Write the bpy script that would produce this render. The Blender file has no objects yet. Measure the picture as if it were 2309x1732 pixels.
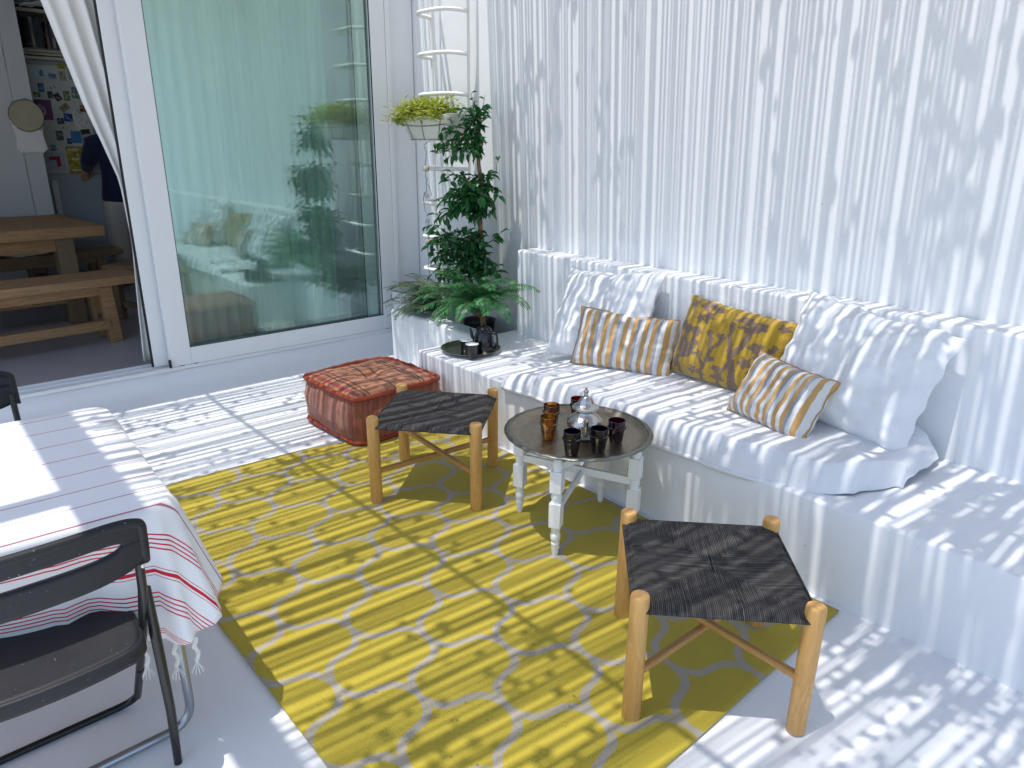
import bpy, math, random
from mathutils import Vector, Matrix, noise
random.seed(7)
S = bpy.context.scene
COL = S.collection
R = math.radians
PI = math.pi

# ------------------------------------------------------------------ camera
cam_d = bpy.data.cameras.new("camera")
cam = bpy.data.objects.new("camera", cam_d)
COL.objects.link(cam)
S.camera = cam
RX = Vector((0.66289308, -0.24755712, 0.70660331))
RY = Vector((0.74863841, 0.20574177, -0.63024666))
RZ = Vector((0.01064423, 0.94677653, 0.32171556))
cam.matrix_world = Matrix.Translation((0, 0, 1.6)) @ Matrix((RX, RY, RZ)).to_4x4()
cam_d.sensor_width = 36
cam_d.lens = 1589.85 / 2309 * 36
cam_d.clip_start = 0.05
cam_d.clip_end = 300
S.render.resolution_x, S.render.resolution_y = 1024, 768

# ------------------------------------------------------------------ light
SUN = Vector((0.07, 0.29, -1)).normalized()
W = bpy.data.worlds.new("World"); S.world = W; W.use_nodes = True
wn = W.node_tree; wn.nodes.clear()
sky = wn.nodes.new("ShaderNodeTexSky"); sky.sky_type = 'NISHITA'; sky.sun_disc = False
sky.sun_elevation = math.asin(-SUN.z); sky.sun_rotation = math.atan2(-SUN.x, -SUN.y)
bg = wn.nodes.new("ShaderNodeBackground"); bg.inputs[1].default_value = 0.15
wo = wn.nodes.new("ShaderNodeOutputWorld")
wn.links.new(sky.outputs[0], bg.inputs[0]); wn.links.new(bg.outputs[0], wo.inputs[0])
ld = bpy.data.lights.new("sun", 'SUN'); ld.energy = 2.45; ld.angle = R(0.45); ld.color = (1, .975, .93)
lo = bpy.data.objects.new("sun", ld); COL.objects.link(lo)
lo.rotation_euler = SUN.to_track_quat('-Z', 'Y').to_euler(); lo.location = (0, 0, 12)
S.view_settings.view_transform = 'Standard'; S.view_settings.look = 'None'
S.view_settings.exposure = 0.84; S.view_settings.gamma = 1
S.render.engine = 'CYCLES'
S.cycles.max_bounces = 10; S.cycles.diffuse_bounces = 6; S.cycles.transparent_max_bounces = 16
S.cycles.glossy_bounces = 5; S.cycles.transmission_bounces = 8

# ------------------------------------------------------------------ node helper
class T:
    def __init__(s, name):
        s.m = bpy.data.materials.new(name); s.m.use_nodes = True
        s.t = s.m.node_tree; s.n = s.t.nodes; s.l = s.t.links
        s.b = s.n["Principled BSDF"]; s.out = s.n["Material Output"]
    def _in(s, sock, v):
        if v is None: return
        if isinstance(v, bpy.types.NodeSocket): s.l.new(v, sock)
        elif isinstance(v, (tuple, list)) and len(v) == 3 and sock.type == 'RGBA': sock.default_value = (*v, 1)
        else: sock.default_value = v
    def M(s, op, a, b=None, c=None):
        n = s.n.new("ShaderNodeMath"); n.operation = op
        s._in(n.inputs[0], a); s._in(n.inputs[1], b)
        if c is not None: s._in(n.inputs[2], c)
        return n.outputs[0]
    def mix(s, f, a, b, blend='MIX'):
        n = s.n.new("ShaderNodeMix"); n.data_type = 'RGBA'; n.blend_type = blend
        s._in(n.inputs[0], f); s._in(n.inputs[6], a); s._in(n.inputs[7], b)
        return n.outputs[2]
    def co(s, kind="Object"): return s.n.new("ShaderNodeTexCoord").outputs[kind]
    def sep(s, v):
        n = s.n.new("ShaderNodeSeparateXYZ"); s._in(n.inputs[0], v); return n.outputs
    def mp(s, v, scale=(1, 1, 1), loc=(0, 0, 0), rot=(0, 0, 0)):
        n = s.n.new("ShaderNodeMapping"); s._in(n.inputs[0], v)
        n.inputs[1].default_value = loc; n.inputs[2].default_value = rot; n.inputs[3].default_value = scale
        return n.outputs[0]
    def noise(s, v, sc, det=3, rough=.5, dist=0):
        n = s.n.new("ShaderNodeTexNoise"); s._in(n.inputs["Vector"], v)
        n.inputs["Scale"].default_value = sc; n.inputs["Detail"].default_value = det
        n.inputs["Roughness"].default_value = rough; n.inputs["Distortion"].default_value = dist
        return n.outputs[0]
    def ramp(s, f, stops, interp='LINEAR'):
        n = s.n.new("ShaderNodeValToRGB"); s._in(n.inputs[0], f); cr = n.color_ramp; cr.interpolation = interp
        while len(cr.elements) < len(stops): cr.elements.new(1)
        for e, (p, c) in zip(cr.elements, stops):
            e.position = p; e.color = (*c, 1) if len(c) == 3 else c
        return n.outputs[0]
    def bump(s, h, st, dist=.01, prev=None):
        n = s.n.new("ShaderNodeBump"); n.inputs["Strength"].default_value = st; n.inputs["Distance"].default_value = dist
        s._in(n.inputs["Height"], h)
        if prev is not None: s.l.new(prev, n.inputs["Normal"])
        return n.outputs[0]
    def set(s, color=None, rough=None, metal=None, normal=None, **kw):
        s._in(s.b.inputs["Base Color"], color); s._in(s.b.inputs["Roughness"], rough)
        s._in(s.b.inputs["Metallic"], metal)
        if normal is not None: s.l.new(normal, s.b.inputs["Normal"])
        for k, v in kw.items(): s._in(s.b.inputs[k], v)
        return s.m

def plain(name, c, rough=.5, metal=0, var=.12, sc=8, bs=.0, bsc=60, coat=0):
    t = T(name); o = t.co()
    f = t.noise(o, sc, 4)
    col = t.mix(f, tuple(x * (1 - var) for x in c), tuple(min(1, x * (1 + var)) for x in c))
    nrm = t.bump(t.noise(o, bsc, 4), bs, .004) if bs else None
    return t.set(col, t.M('ADD', t.M('MULTIPLY', t.noise(o, sc * 2, 3), .15), rough - .07), metal, nrm, **({"Coat Weight": coat} if coat else {}))

def m_paint(name, c=(.80, .80, .80), rough=.55, bs=.25, specks=True, big=.05):
    t = T(name); o = t.co("Object")
    a = t.noise(o, 1.3, 5, .6); b = t.noise(o, 9, 5, .65)
    col = t.mix(a, tuple(x * (1 - big) for x in c), tuple(min(.87, x * (1 + big * .6)) for x in c))
    if specks:
        sp = t.noise(o, 55, 2, .4); k = t.M('GREATER_THAN', sp, .785)
        col = t.mix(t.M('MULTIPLY', k, .35), col, (.30, .29, .27))
        dirt = t.ramp(t.noise(o, 2.6, 8, .75), [(.55, (0, 0, 0)), (.8, (1, 1, 1))])
        col = t.mix(t.M('MULTIPLY', dirt, .22), col, tuple(x * .8 for x in c))
    h = t.M('ADD', t.M('MULTIPLY', t.noise(o, 130, 3, .6), .35), t.M('ADD', t.M('MULTIPLY', b, 1.2), t.M('MULTIPLY', t.noise(o, 35, 3), .8)))
    return t.set(col, t.M('ADD', t.M('MULTIPLY', b, .25), rough - .12), 0, t.bump(h, bs, .006))

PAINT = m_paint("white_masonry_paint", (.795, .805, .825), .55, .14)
PAINTR = m_paint("rough_white_plaster", (.80, .815, .83), .7, .4)
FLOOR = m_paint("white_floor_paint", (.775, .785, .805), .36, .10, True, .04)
PVC = plain("white_door_profile", (.78, .79, .80), .32, 0, .02, 3, .03, 20)

def m_wood(name, c1, c2, sc=1.0, rough=.5, axis='Z', crack=.0, bs=.2):
    t = T(name); o = t.co()
    st = {'X': (1.2, 14, 14), 'Y': (14, 1.2, 14), 'Z': (14, 14, 1.2)}[axis]
    v = t.mp(o, tuple(x * sc for x in st))
    n1 = t.noise(v, 1.6, 5, .6, 1.2); n2 = t.noise(v, 7, 4, .7)
    ring = t.M('FRACT', t.M('MULTIPLY', n1, 6))
    f = t.M('ADD', t.M('MULTIPLY', ring, .35), t.M('MULTIPLY', n2, .65))
    col = t.mix(f, c1, c2)
    if crack:
        k = t.ramp(t.noise(v, 3.2, 8, .8, 2.5), [(.30, (1, 1, 1)), (.40, (0, 0, 0))])
        col = t.mix(t.M('MULTIPLY', k, crack), col, tuple(x * .25 for x in c1))
        w = t.noise(o, 3, 4)
        col = t.mix(t.M('MULTIPLY', w, .5), col, (.16, .15, .12))
    return t.set(col, rough, 0, t.bump(f, bs, .003))
TEAK = m_wood("warm_oiled_wood", (.46, .22, .055), (.74, .44, .15), 1.1, .42)
TEAKR = m_wood("warm_oiled_wood_rod", (.42, .19, .05), (.62, .35, .11), 1.1, .4, 'X')
RUST = m_wood("rustic_old_wood", (.20, .085, .028), (.64, .36, .15), .8, .7, 'Y', .8, .8)
RUSTD = m_wood("rustic_old_wood_dark", (.16, .09, .04), (.32, .19, .09), .8, .7, 'Z', .8, .8)
PLY = m_wood("light_tabletop_wood", (.52, .28, .12), (.66, .40, .19), 1, .5, 'Y')

def m_chipped(name):
    t = T(name); o = t.co()
    e = t.noise(o, 14, 8, .8, .6)
    k = t.ramp(e, [(.66, (0, 0, 0)), (.69, (1, 1, 1))])
    g = t.noise(t.mp(o, (30, 30, 3)), 2, 4)
    col = t.mix(t.M('MULTIPLY', g, .35), (.80, .80, .78), (.68, .68, .66))
    col = t.mix(k, col, (.28, .20, .13))
    return t.set(col, .5, 0, t.bump(t.M('ADD', g, t.M('MULTIPLY', k, -1)), .3, .003))
CHIP = m_chipped("chipped_white_paint")

def m_metal(name, c, rough=.3, var=.3, sc=14, bs=.25, bsc=50, tarn=None):
    t = T(name); o = t.co()
    f = t.noise(o, sc, 6, .7)
    col = t.mix(f, tuple(x * (1 - var) for x in c), c)
    if tarn:
        k = t.ramp(t.noise(o, sc * .5, 6, .7), [(.45, (0, 0, 0)), (.65, (1, 1, 1))])
        col = t.mix(t.M('MULTIPLY', k, .6), col, tarn)
    return t.set(col, t.M('ADD', t.M('MULTIPLY', f, .25), rough - .1), 1, t.bump(t.noise(o, bsc, 3), bs, .002))
SILVER = m_metal("polished_silver", (.70, .68, .65), .24, .45, 40, .9, 130)
STEEL = m_metal("grey_tube_steel", (.42, .45, .48), .32, .15, 10, .05)
def m_tray():
    t = T("engraved_tray_metal"); o = t.co(); x, y, z = t.sep(o)[:3]
    r = t.M('SQRT', t.M('ADD', t.M('MULTIPLY', x, x), t.M('MULTIPLY', y, y)))
    an = t.M('ARCTAN2', y, x)
    n = t.noise(o, 9, 6, .7)
    pet = t.M('ABSOLUTE', t.M('SINE', t.M('ADD', t.M('MULTIPLY', an, 9), t.M('MULTIPLY', t.M('SINE', t.M('MULTIPLY', r, 60)), 1.5))))
    ring = t.M('ABSOLUTE', t.M('SINE', t.M('MULTIPLY', r, 95)))
    eng = t.ramp(t.M('MULTIPLY', pet, ring), [(.05, (1, 1, 1)), (.22, (0, 0, 0))])
    col = t.mix(n, (.19, .16, .115), (.40, .35, .27))
    col = t.mix(t.M('MULTIPLY', eng, .25), col, (.12, .10, .08))
    dk = t.ramp(t.noise(o, 5, 7, .75), [(.5, (0, 0, 0)), (.68, (1, 1, 1))])
    col = t.mix(t.M('MULTIPLY', dk, .5), col, (.15, .14, .11))
    return t.set(col, t.M('ADD', t.M('MULTIPLY', n, .25), .27), 1, t.bump(t.M('ADD', n, t.M('MULTIPLY', eng, -.3)), .35, .002))
TRAY = m_tray()
PEWTER = m_metal("dull_pewter", (.50, .48, .42), .3, .3, 12, .2, 50, (.22, .21, .18))
DARKRIM = m_metal("tarnished_rim_metal", (.28, .28, .25), .38, .5, 30, .4, 60, (.10, .11, .10))
BLACKM = plain("black_powder_coat", (.010, .010, .010), .34, 0, .2, 30, .15, 220)
def m_blackplastic():
    t = T("black_grained_plastic"); o = t.co()
    g = t.noise(o, 260, 3, .6); w = t.noise(o, 7, 7, .7)
    col = t.mix(w, (.009, .009, .012), (.030, .031, .034))
    sc = t.M('GREATER_THAN', t.noise(o, 120, 2, .5), .73)
    col = t.mix(t.M('MULTIPLY', sc, .5), col, (.30, .30, .29))
    return t.set(col, t.M('ADD', t.M('MULTIPLY', w, .2), .40), 0, t.bump(g, .5, .002), **{'Specular IOR Level': .3})
BLACKP = m_blackplastic()
ENAMEL = plain("black_enamel", (.006, .005, .010), .14, 0, .2, 6, 0, 20, 0)
ENWHITE = plain("white_enamel", (.78, .80, .82), .2, 0, .05, 6)
RUBBER = plain("black_rubber", (.015, .015, .015), .6)

def m_fabric(name, c, sc=900, bs=.35, rough=.85, var=.08, wr=.35):
    t = T(name); o = t.co()
    xs, ys, zs = t.sep(o)[:3]
    wv = t.M('MULTIPLY', t.M('SINE', t.M('MULTIPLY', t.M('ADD', xs, t.M('MULTIPLY', ys, .3)), sc)), t.M('SINE', t.M('MULTIPLY', t.M('ADD', zs, ys), sc)))
    n = t.noise(o, 6, 6, .65); n2 = t.noise(o, 26, 5, .7)
    col = t.mix(n2, tuple(x * (1 - var) for x in c), tuple(min(.85, x * (1 + var * .5)) for x in c))
    b1 = t.bump(wv, bs * .5, .001); b2 = t.bump(t.M('ADD', n, t.M('MULTIPLY', n2, .5)), wr, .012, b1)
    return t.set(col, rough, 0, b2, **{"Sheen Weight": .15})
LINEN = m_fabric("white_linen", (.75, .76, .79))
LINEN2 = m_fabric("white_cotton_pillow", (.78, .79, .81), 700, .2, .8, .05, .25)
CURT2 = m_fabric("bright_sheer_curtain", (.87, .87, .86), 900, .05, .8, .02, .05)
TOWEL = m_fabric("cream_paper_or_cloth", (.70, .70, .66), 500, .2, .8, .05, .3)
CURT = m_fabric("white_curtain_cloth", (.80, .79, .77), 900, .2, .8, .04, .2)

def m_stripes(name, cols, period, phase=0.0):
    t = T(name); o = t.co(); x, y, z = t.sep(o)[:3]
    wob = t.M('MULTIPLY', t.M('SUBTRACT', t.noise(o, 5, 2), .5), .018)
    f = t.M('FRACT', t.M('ADD', t.M('DIVIDE', t.M('ADD', x, wob), period), 10 + phase))
    st = []; p = 0
    for w, c in cols:
        st.append((p, c)); p += w
    col = t.ramp(f, st, 'CONSTANT')
    n = t.noise(t.mp(o, (500, 60, 60)), 2, 3)
    col = t.mix(t.M('MULTIPLY', n, .35), col, t.mix(.5, col, (.45, .42, .38)))
    wv = t.M('MULTIPLY', t.M('SINE', t.M('MULTIPLY', x, 1500)), t.M('SINE', t.M('MULTIPLY', z, 1500)))
    b = t.bump(t.noise(o, 9, 5), .35, .01, t.bump(wv, .2, .001))
    return t.set(col, .65, 0, b, **{"Sheen Weight": .25})
TAN = (.50, .275, .07); GRY = (.26, .275, .32); WHT = (.66, .66, .65)
STR1 = m_stripes("tan_grey_white_stripe", [(.24, TAN), (.18, WHT), (.22, TAN), (.15, GRY), (.21, WHT)], .108)
STR2 = m_stripes("tan_grey_white_stripe_fine", [(.22, TAN), (.20, WHT), (.20, TAN), (.15, GRY), (.23, WHT)], .090, .2)

def m_attr(name, layer, rough=.9, sc=700, bs=.5):
    t = T(name); a = t.n.new("ShaderNodeVertexColor"); a.layer_name = layer
    o = t.co(); x, y, z = t.sep(o)[:3]
    n = t.noise(o, 90, 4, .7)
    col = t.mix(t.M('MULTIPLY', n, .35), a.outputs[0], t.mix(.55, a.outputs[0], (.12, .09, .02)))
    wv = t.M('MULTIPLY', t.M('SINE', t.M('MULTIPLY', x, sc)), t.M('SINE', t.M('MULTIPLY', z, sc)))
    return t.set(col, rough, 0, t.bump(t.M('ADD', wv, n), bs, .003), **{"Sheen Weight": .3})
IKAT = m_attr("mustard_woven_flower_cloth", "Col")

def m_rug():
    t = T("yellow_trellis_flatweave"); o = t.co(); x, y, z = t.sep(o)[:3]
    jit = t.M('MULTIPLY', t.M('SUBTRACT', t.noise(o, 16, 3), .5), .005)
    # pixelated weave edge
    qx = t.M('DIVIDE', t.M('ROUND', t.M('MULTIPLY', t.M('ADD', x, jit), 240)), 240)
    qy = t.M('DIVIDE', t.M('ROUND', t.M('MULTIPLY', t.M('ADD', y, jit), 240)), 240)
    a = t.M('DIVIDE', t.M('ADD', qx, 2.09), .415); b = t.M('DIVIDE', t.M('SUBTRACT', qy, 1.118), .346)
    u = t.M('ADD', a, b); v = t.M('SUBTRACT', a, b)
    A = -.115
    lu = t.M('ADD', u, t.M('MULTIPLY', t.M('SINE', t.M('MULTIPLY', v, 2 * PI)), A))
    lv = t.M('ADD', v, t.M('MULTIPLY', t.M('SINE', t.M('MULTIPLY', u, 2 * PI)), A))
    du = t.M('ABSOLUTE', t.M('SUBTRACT', lu, t.M('ROUND', lu))); dv = t.M('ABSOLUTE', t.M('SUBTRACT', lv, t.M('ROUND', lv)))
    k = t.M('LESS_THAN', t.M('MINIMUM', du, dv), .054)
    n = t.noise(o, 3, 6, .7); fine = t.noise(t.mp(o, (1, 3, 1)), 160, 3, .7)
    yl = t.mix(n, (.40, .305, .016), (.50, .395, .035)); bg_ = (.38, .34, .275)
    col = t.mix(k, yl, bg_)
    col = t.mix(t.M('MULTIPLY', fine, .45), col, t.mix(.5, col, (.25, .20, .06)))
    hem = t.M('GREATER_THAN', t.M('ABSOLUTE', t.M('SUBTRACT', y, 1.475)), .845)
    sp = t.M('GREATER_THAN', t.noise(o, 45, 2, .4), .76)
    col = t.mix(t.M('MULTIPLY', sp, .6), col, (.14, .11, .04))
    rib = t.M('SINE', t.M('MULTIPLY', y, 900))
    return t.set(col, .92, 0, t.bump(t.M('ADD', t.M('MULTIPLY', rib, .5), t.M('MULTIPLY', fine, 1.5)), .3, .003), **{"Sheen Weight": .1})
RUG = m_rug()

def m_cord(name):
    t = T(name); o = t.co(); x, y, z = t.sep(o)[:3]
    k = t.M('GREATER_THAN', t.M('ABSOLUTE', x), t.M('ABSOLUTE', y))
    tt = t.M('ADD', t.M('MULTIPLY', k, y), t.M('MULTIPLY', t.M('SUBTRACT', 1, k), x))
    ss = t.M('ADD', t.M('MULTIPLY', k, x), t.M('MULTIPLY', t.M('SUBTRACT', 1, k), y))
    c = t.M('ADD', t.M('MULTIPLY', tt, 1150), t.M('MULTIPLY', t.noise(o, 9, 3), 3.5))
    w = t.M('ABSOLUTE', t.M('SINE', t.M('MULTIPLY', c, .5)))
    tw = t.M('ABSOLUTE', t.M('SINE', t.M('ADD', t.M('MULTIPLY', ss, 900), c)))
    n = t.noise(o, 40, 4, .7); st = t.noise(t.mp(o, (1, 1, 1)), 300, 2)
    cb = t.n.new("ShaderNodeCombineXYZ"); t._in(cb.inputs[0], t.M('MULTIPLY', tt, 190)); t._in(cb.inputs[1], t.M('MULTIPLY', ss, 5)); t._in(cb.inputs[2], k)
    row = t.ramp(t.noise(cb.outputs[0], 1, 3, .6), [(.36, (0, 0, 0)), (.64, (1, 1, 1))])
    col = t.mix(t.M('MULTIPLY', w, t.M('ADD', .35, t.M('MULTIPLY', n, .8))), (.008, .008, .010), (.24, .222, .205))
    col = t.mix(t.M('MULTIPLY', t.M('SUBTRACT', 1, row), .72), col, (.012, .012, .016))
    gap = t.M('MULTIPLY', t.M('LESS_THAN', t.M('ABSOLUTE', tt), .0015), t.M('LESS_THAN', t.M('ABSOLUTE', ss), .05))
    col = t.mix(gap, col, (.004, .004, .004))
    return t.set(col, .8, 0, t.bump(t.M('ADD', w, t.M('MULTIPLY', tw, .4)), .9, .004), **{'Specular IOR Level': .15})
CORD = m_cord("twisted_dark_paper_cord")

def m_kilim(name, side=False):
    t = T(name); o = t.co(); x, y, z = t.sep(o)[:3]
    n = t.noise(o, 12, 5, .7)
    col = t.mix(n, (.30, .07, .035), (.46, .14, .075))
    if not side:
        col = t.mix(n, (.40, .14, .06), (.55, .24, .12))
        def band(c, w): return t.M('LESS_THAN', t.M('ABSOLUTE', t.M('SUBTRACT', y, c)), w)
        for c, w, cc in [(-.215, .004, (.03, .015, .02)), (-.185, .004, (.03, .015, .02)), (-.20, .008, (.55, .16, .05)), (-.02, .005, (.05, .02, .03)),
                         (-.075, .003, (.12, .03, .03)), (.045, .003, (.12, .03, .03)), (.155, .004, (.03, .015, .02)), (.178, .004, (.03, .015, .02)), (.24, .012, (.35, .05, .04)), (-.255, .012, (.38, .06, .04)), (.10, .003, (.25, .07, .05))]:
            col = t.mix(band(c, w), col, cc)
    else:
        w = t.M('ADD', t.M('MULTIPLY', x, 1), y)
        f = t.M('FRACT', t.M('ADD', t.M('MULTIPLY', w, 5.4), 5))
        bandc = t.ramp(f, [(0, (.50, .13, .07)), (.12, (.60, .22, .03)), (.20, (.34, .07, .05)), (.26, (.48, .14, .08)), (.42, (.22, .06, .06)), (.46, (.52, .17, .09)), (.6, (.40, .10, .06)), (.78, (.15, .04, .04)), (.81, (.55, .19, .10)), (.92, (.42, .11, .06))], 'CONSTANT')
        col = t.mix(.75, col, t.mix(.34, bandc, (.05, .008, .005)))
        st = t.M('GREATER_THAN', t.noise(t.mp(o, (60, 60, 12)), 2, 2), .62)
        col = t.mix(t.M('MULTIPLY', st, .45), col, (.10, .03, .03))
    wv = t.M('SINE', t.M('MULTIPLY', t.M('ADD', x, y), 900))
    return t.set(col, .9, 0, t.bump(t.M('ADD', t.M('MULTIPLY', n, 2), wv), .6, .004), **{"Sheen Weight": .2})
KILIM = m_kilim("faded_red_striped_kilim"); KILIMS = m_kilim("red_kilim_side", True)
KILIMP = plain("dark_red_piping", (.28, .048, .02), .9, 0, .35, 22, .5, 90)

def m_leaf(name, c1, c2, sc=6, rough=.38, trans=.25):
    t = T(name); o = t.co("Object")
    f = t.ramp(t.noise(o, sc, 4, .7), [(.35, (0, 0, 0)), (.68, (1, 1, 1))])
    col = t.mix(f, c1, c2)
    t.set(col, rough)
    tr = t.n.new("ShaderNodeBsdfTranslucent"); t._in(tr.inputs[0], col)
    mx = t.n.new("ShaderNodeMixShader"); mx.inputs[0].default_value = trans
    t.l.new(t.b.outputs[0], mx.inputs[1]); t.l.new(tr.outputs[0], mx.inputs[2]); t.l.new(mx.outputs[0], t.out.inputs[0])
    return t.m
LEAF_F = m_leaf("ficus_leaf", (.012, .075, .022), (.035, .18, .045), 14, .3)
LEAF_P = m_leaf("palm_fern_leaf", (.025, .13, .05), (.10, .40, .12), 11, .36)
LEAF_O = m_leaf("grey_green_fern_leaf", (.05, .12, .06), (.14, .25, .15), 12, .45)
LEAF_B = m_leaf("yellow_green_bamboo_leaf", (.16, .22, .02), (.55, .58, .07), 18, .45, .3)
LEAF_V = m_leaf("vine_leaf", (.04, .12, .02), (.08, .22, .04), 3)
BARK = plain("ficus_bark", (.21, .12, .055), .8, 0, .5, 26, .6, 70)
TWIG = plain("dark_twig", (.07, .045, .03), .8)
REED = plain("dry_reed", (.34, .27, .16), .8, 0, .3, 4)
SOIL = plain("dark_soil", (.02, .016, .013), .95, 0, .5, 40, .8, 60)
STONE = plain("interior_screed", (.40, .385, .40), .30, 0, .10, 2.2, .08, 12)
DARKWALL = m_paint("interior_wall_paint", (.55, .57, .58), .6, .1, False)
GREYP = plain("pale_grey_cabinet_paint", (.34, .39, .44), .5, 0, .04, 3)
CREAM = plain("cream_shelf_paint", (.50, .49, .40), .5)
PAPER = plain("white_paper", (.74, .74, .72), .6, 0, .04)
SKINC = plain("skin", (.48, .27, .18), .5, 0, .06)
NAVY = m_fabric("navy_wool", (.006, .010, .05), 700, .3, .9, .2, .5)
BEIGE = m_fabric("light_beige_cotton", (.46, .43, .38), 600, .2, .85, .05, .5)
HAIR = plain("dark_hair", (.03, .02, .015), .5)
ROPEW = plain("white_wound_cord", (.80, .79, .76), .7, 0, .05, 8, .5, 200)
WIREM = plain("rusty_thin_wire", (.16, .10, .07), .5, .6)

def m_glass():
    t = T("green_tinted_door_glass")
    t.n.remove(t.b)
    fr = t.n.new("ShaderNodeFresnel"); fr.inputs[0].default_value = 1.52
    o = t.co(); bn = t.bump(t.noise(t.mp(o, (1, 1.6, .5)), 3.2, 2), .035, .02)
    gl = t.n.new("ShaderNodeBsdfGlossy"); gl.inputs["Roughness"].default_value = .012; t.l.new(bn, gl.inputs["Normal"])
    gl.inputs[0].default_value = (.82, 1, .95, 1)
    tr = t.n.new("ShaderNodeBsdfTransparent"); tr.inputs[0].default_value = (.935, .987, .972, 1)
    f = t.M('MINIMUM', t.M('ADD', t.M('MULTIPLY', fr.outputs[0], 1.3), .075), .9)
    mx = t.n.new("ShaderNodeMixShader"); t.l.new(f, mx.inputs[0]); t.l.new(tr.outputs[0], mx.inputs[1]); t.l.new(gl.outputs[0], mx.inputs[2])
    t.l.new(mx.outputs[0], t.out.inputs[0]); return t.m
GLASS = m_glass()
def m_tumbler(name, c, rough=.03):
    t = T(name); t.n.remove(t.b)
    fr = t.n.new("ShaderNodeFresnel"); fr.inputs[0].default_value = 1.5
    gl = t.n.new("ShaderNodeBsdfGlossy"); gl.inputs["Roughness"].default_value = rough
    tr = t.n.new("ShaderNodeBsdfTransparent"); tr.inputs[0].default_value = (*c, 1)
    df = t.n.new("ShaderNodeBsdfDiffuse"); df.inputs[0].default_value = (*[x * .35 for x in c], 1)
    m0 = t.n.new("ShaderNodeMixShader"); m0.inputs[0].default_value = .08; t.l.new(tr.outputs[0], m0.inputs[1]); t.l.new(df.outputs[0], m0.inputs[2])
    mx = t.n.new("ShaderNodeMixShader"); t.l.new(t.M('ADD', t.M('MULTIPLY', fr.outputs[0], .9), .04), mx.inputs[0]); t.l.new(m0.outputs[0], mx.inputs[1]); t.l.new(gl.outputs[0], mx.inputs[2])
    t.l.new(mx.outputs[0], t.out.inputs[0]); return t.m

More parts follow.
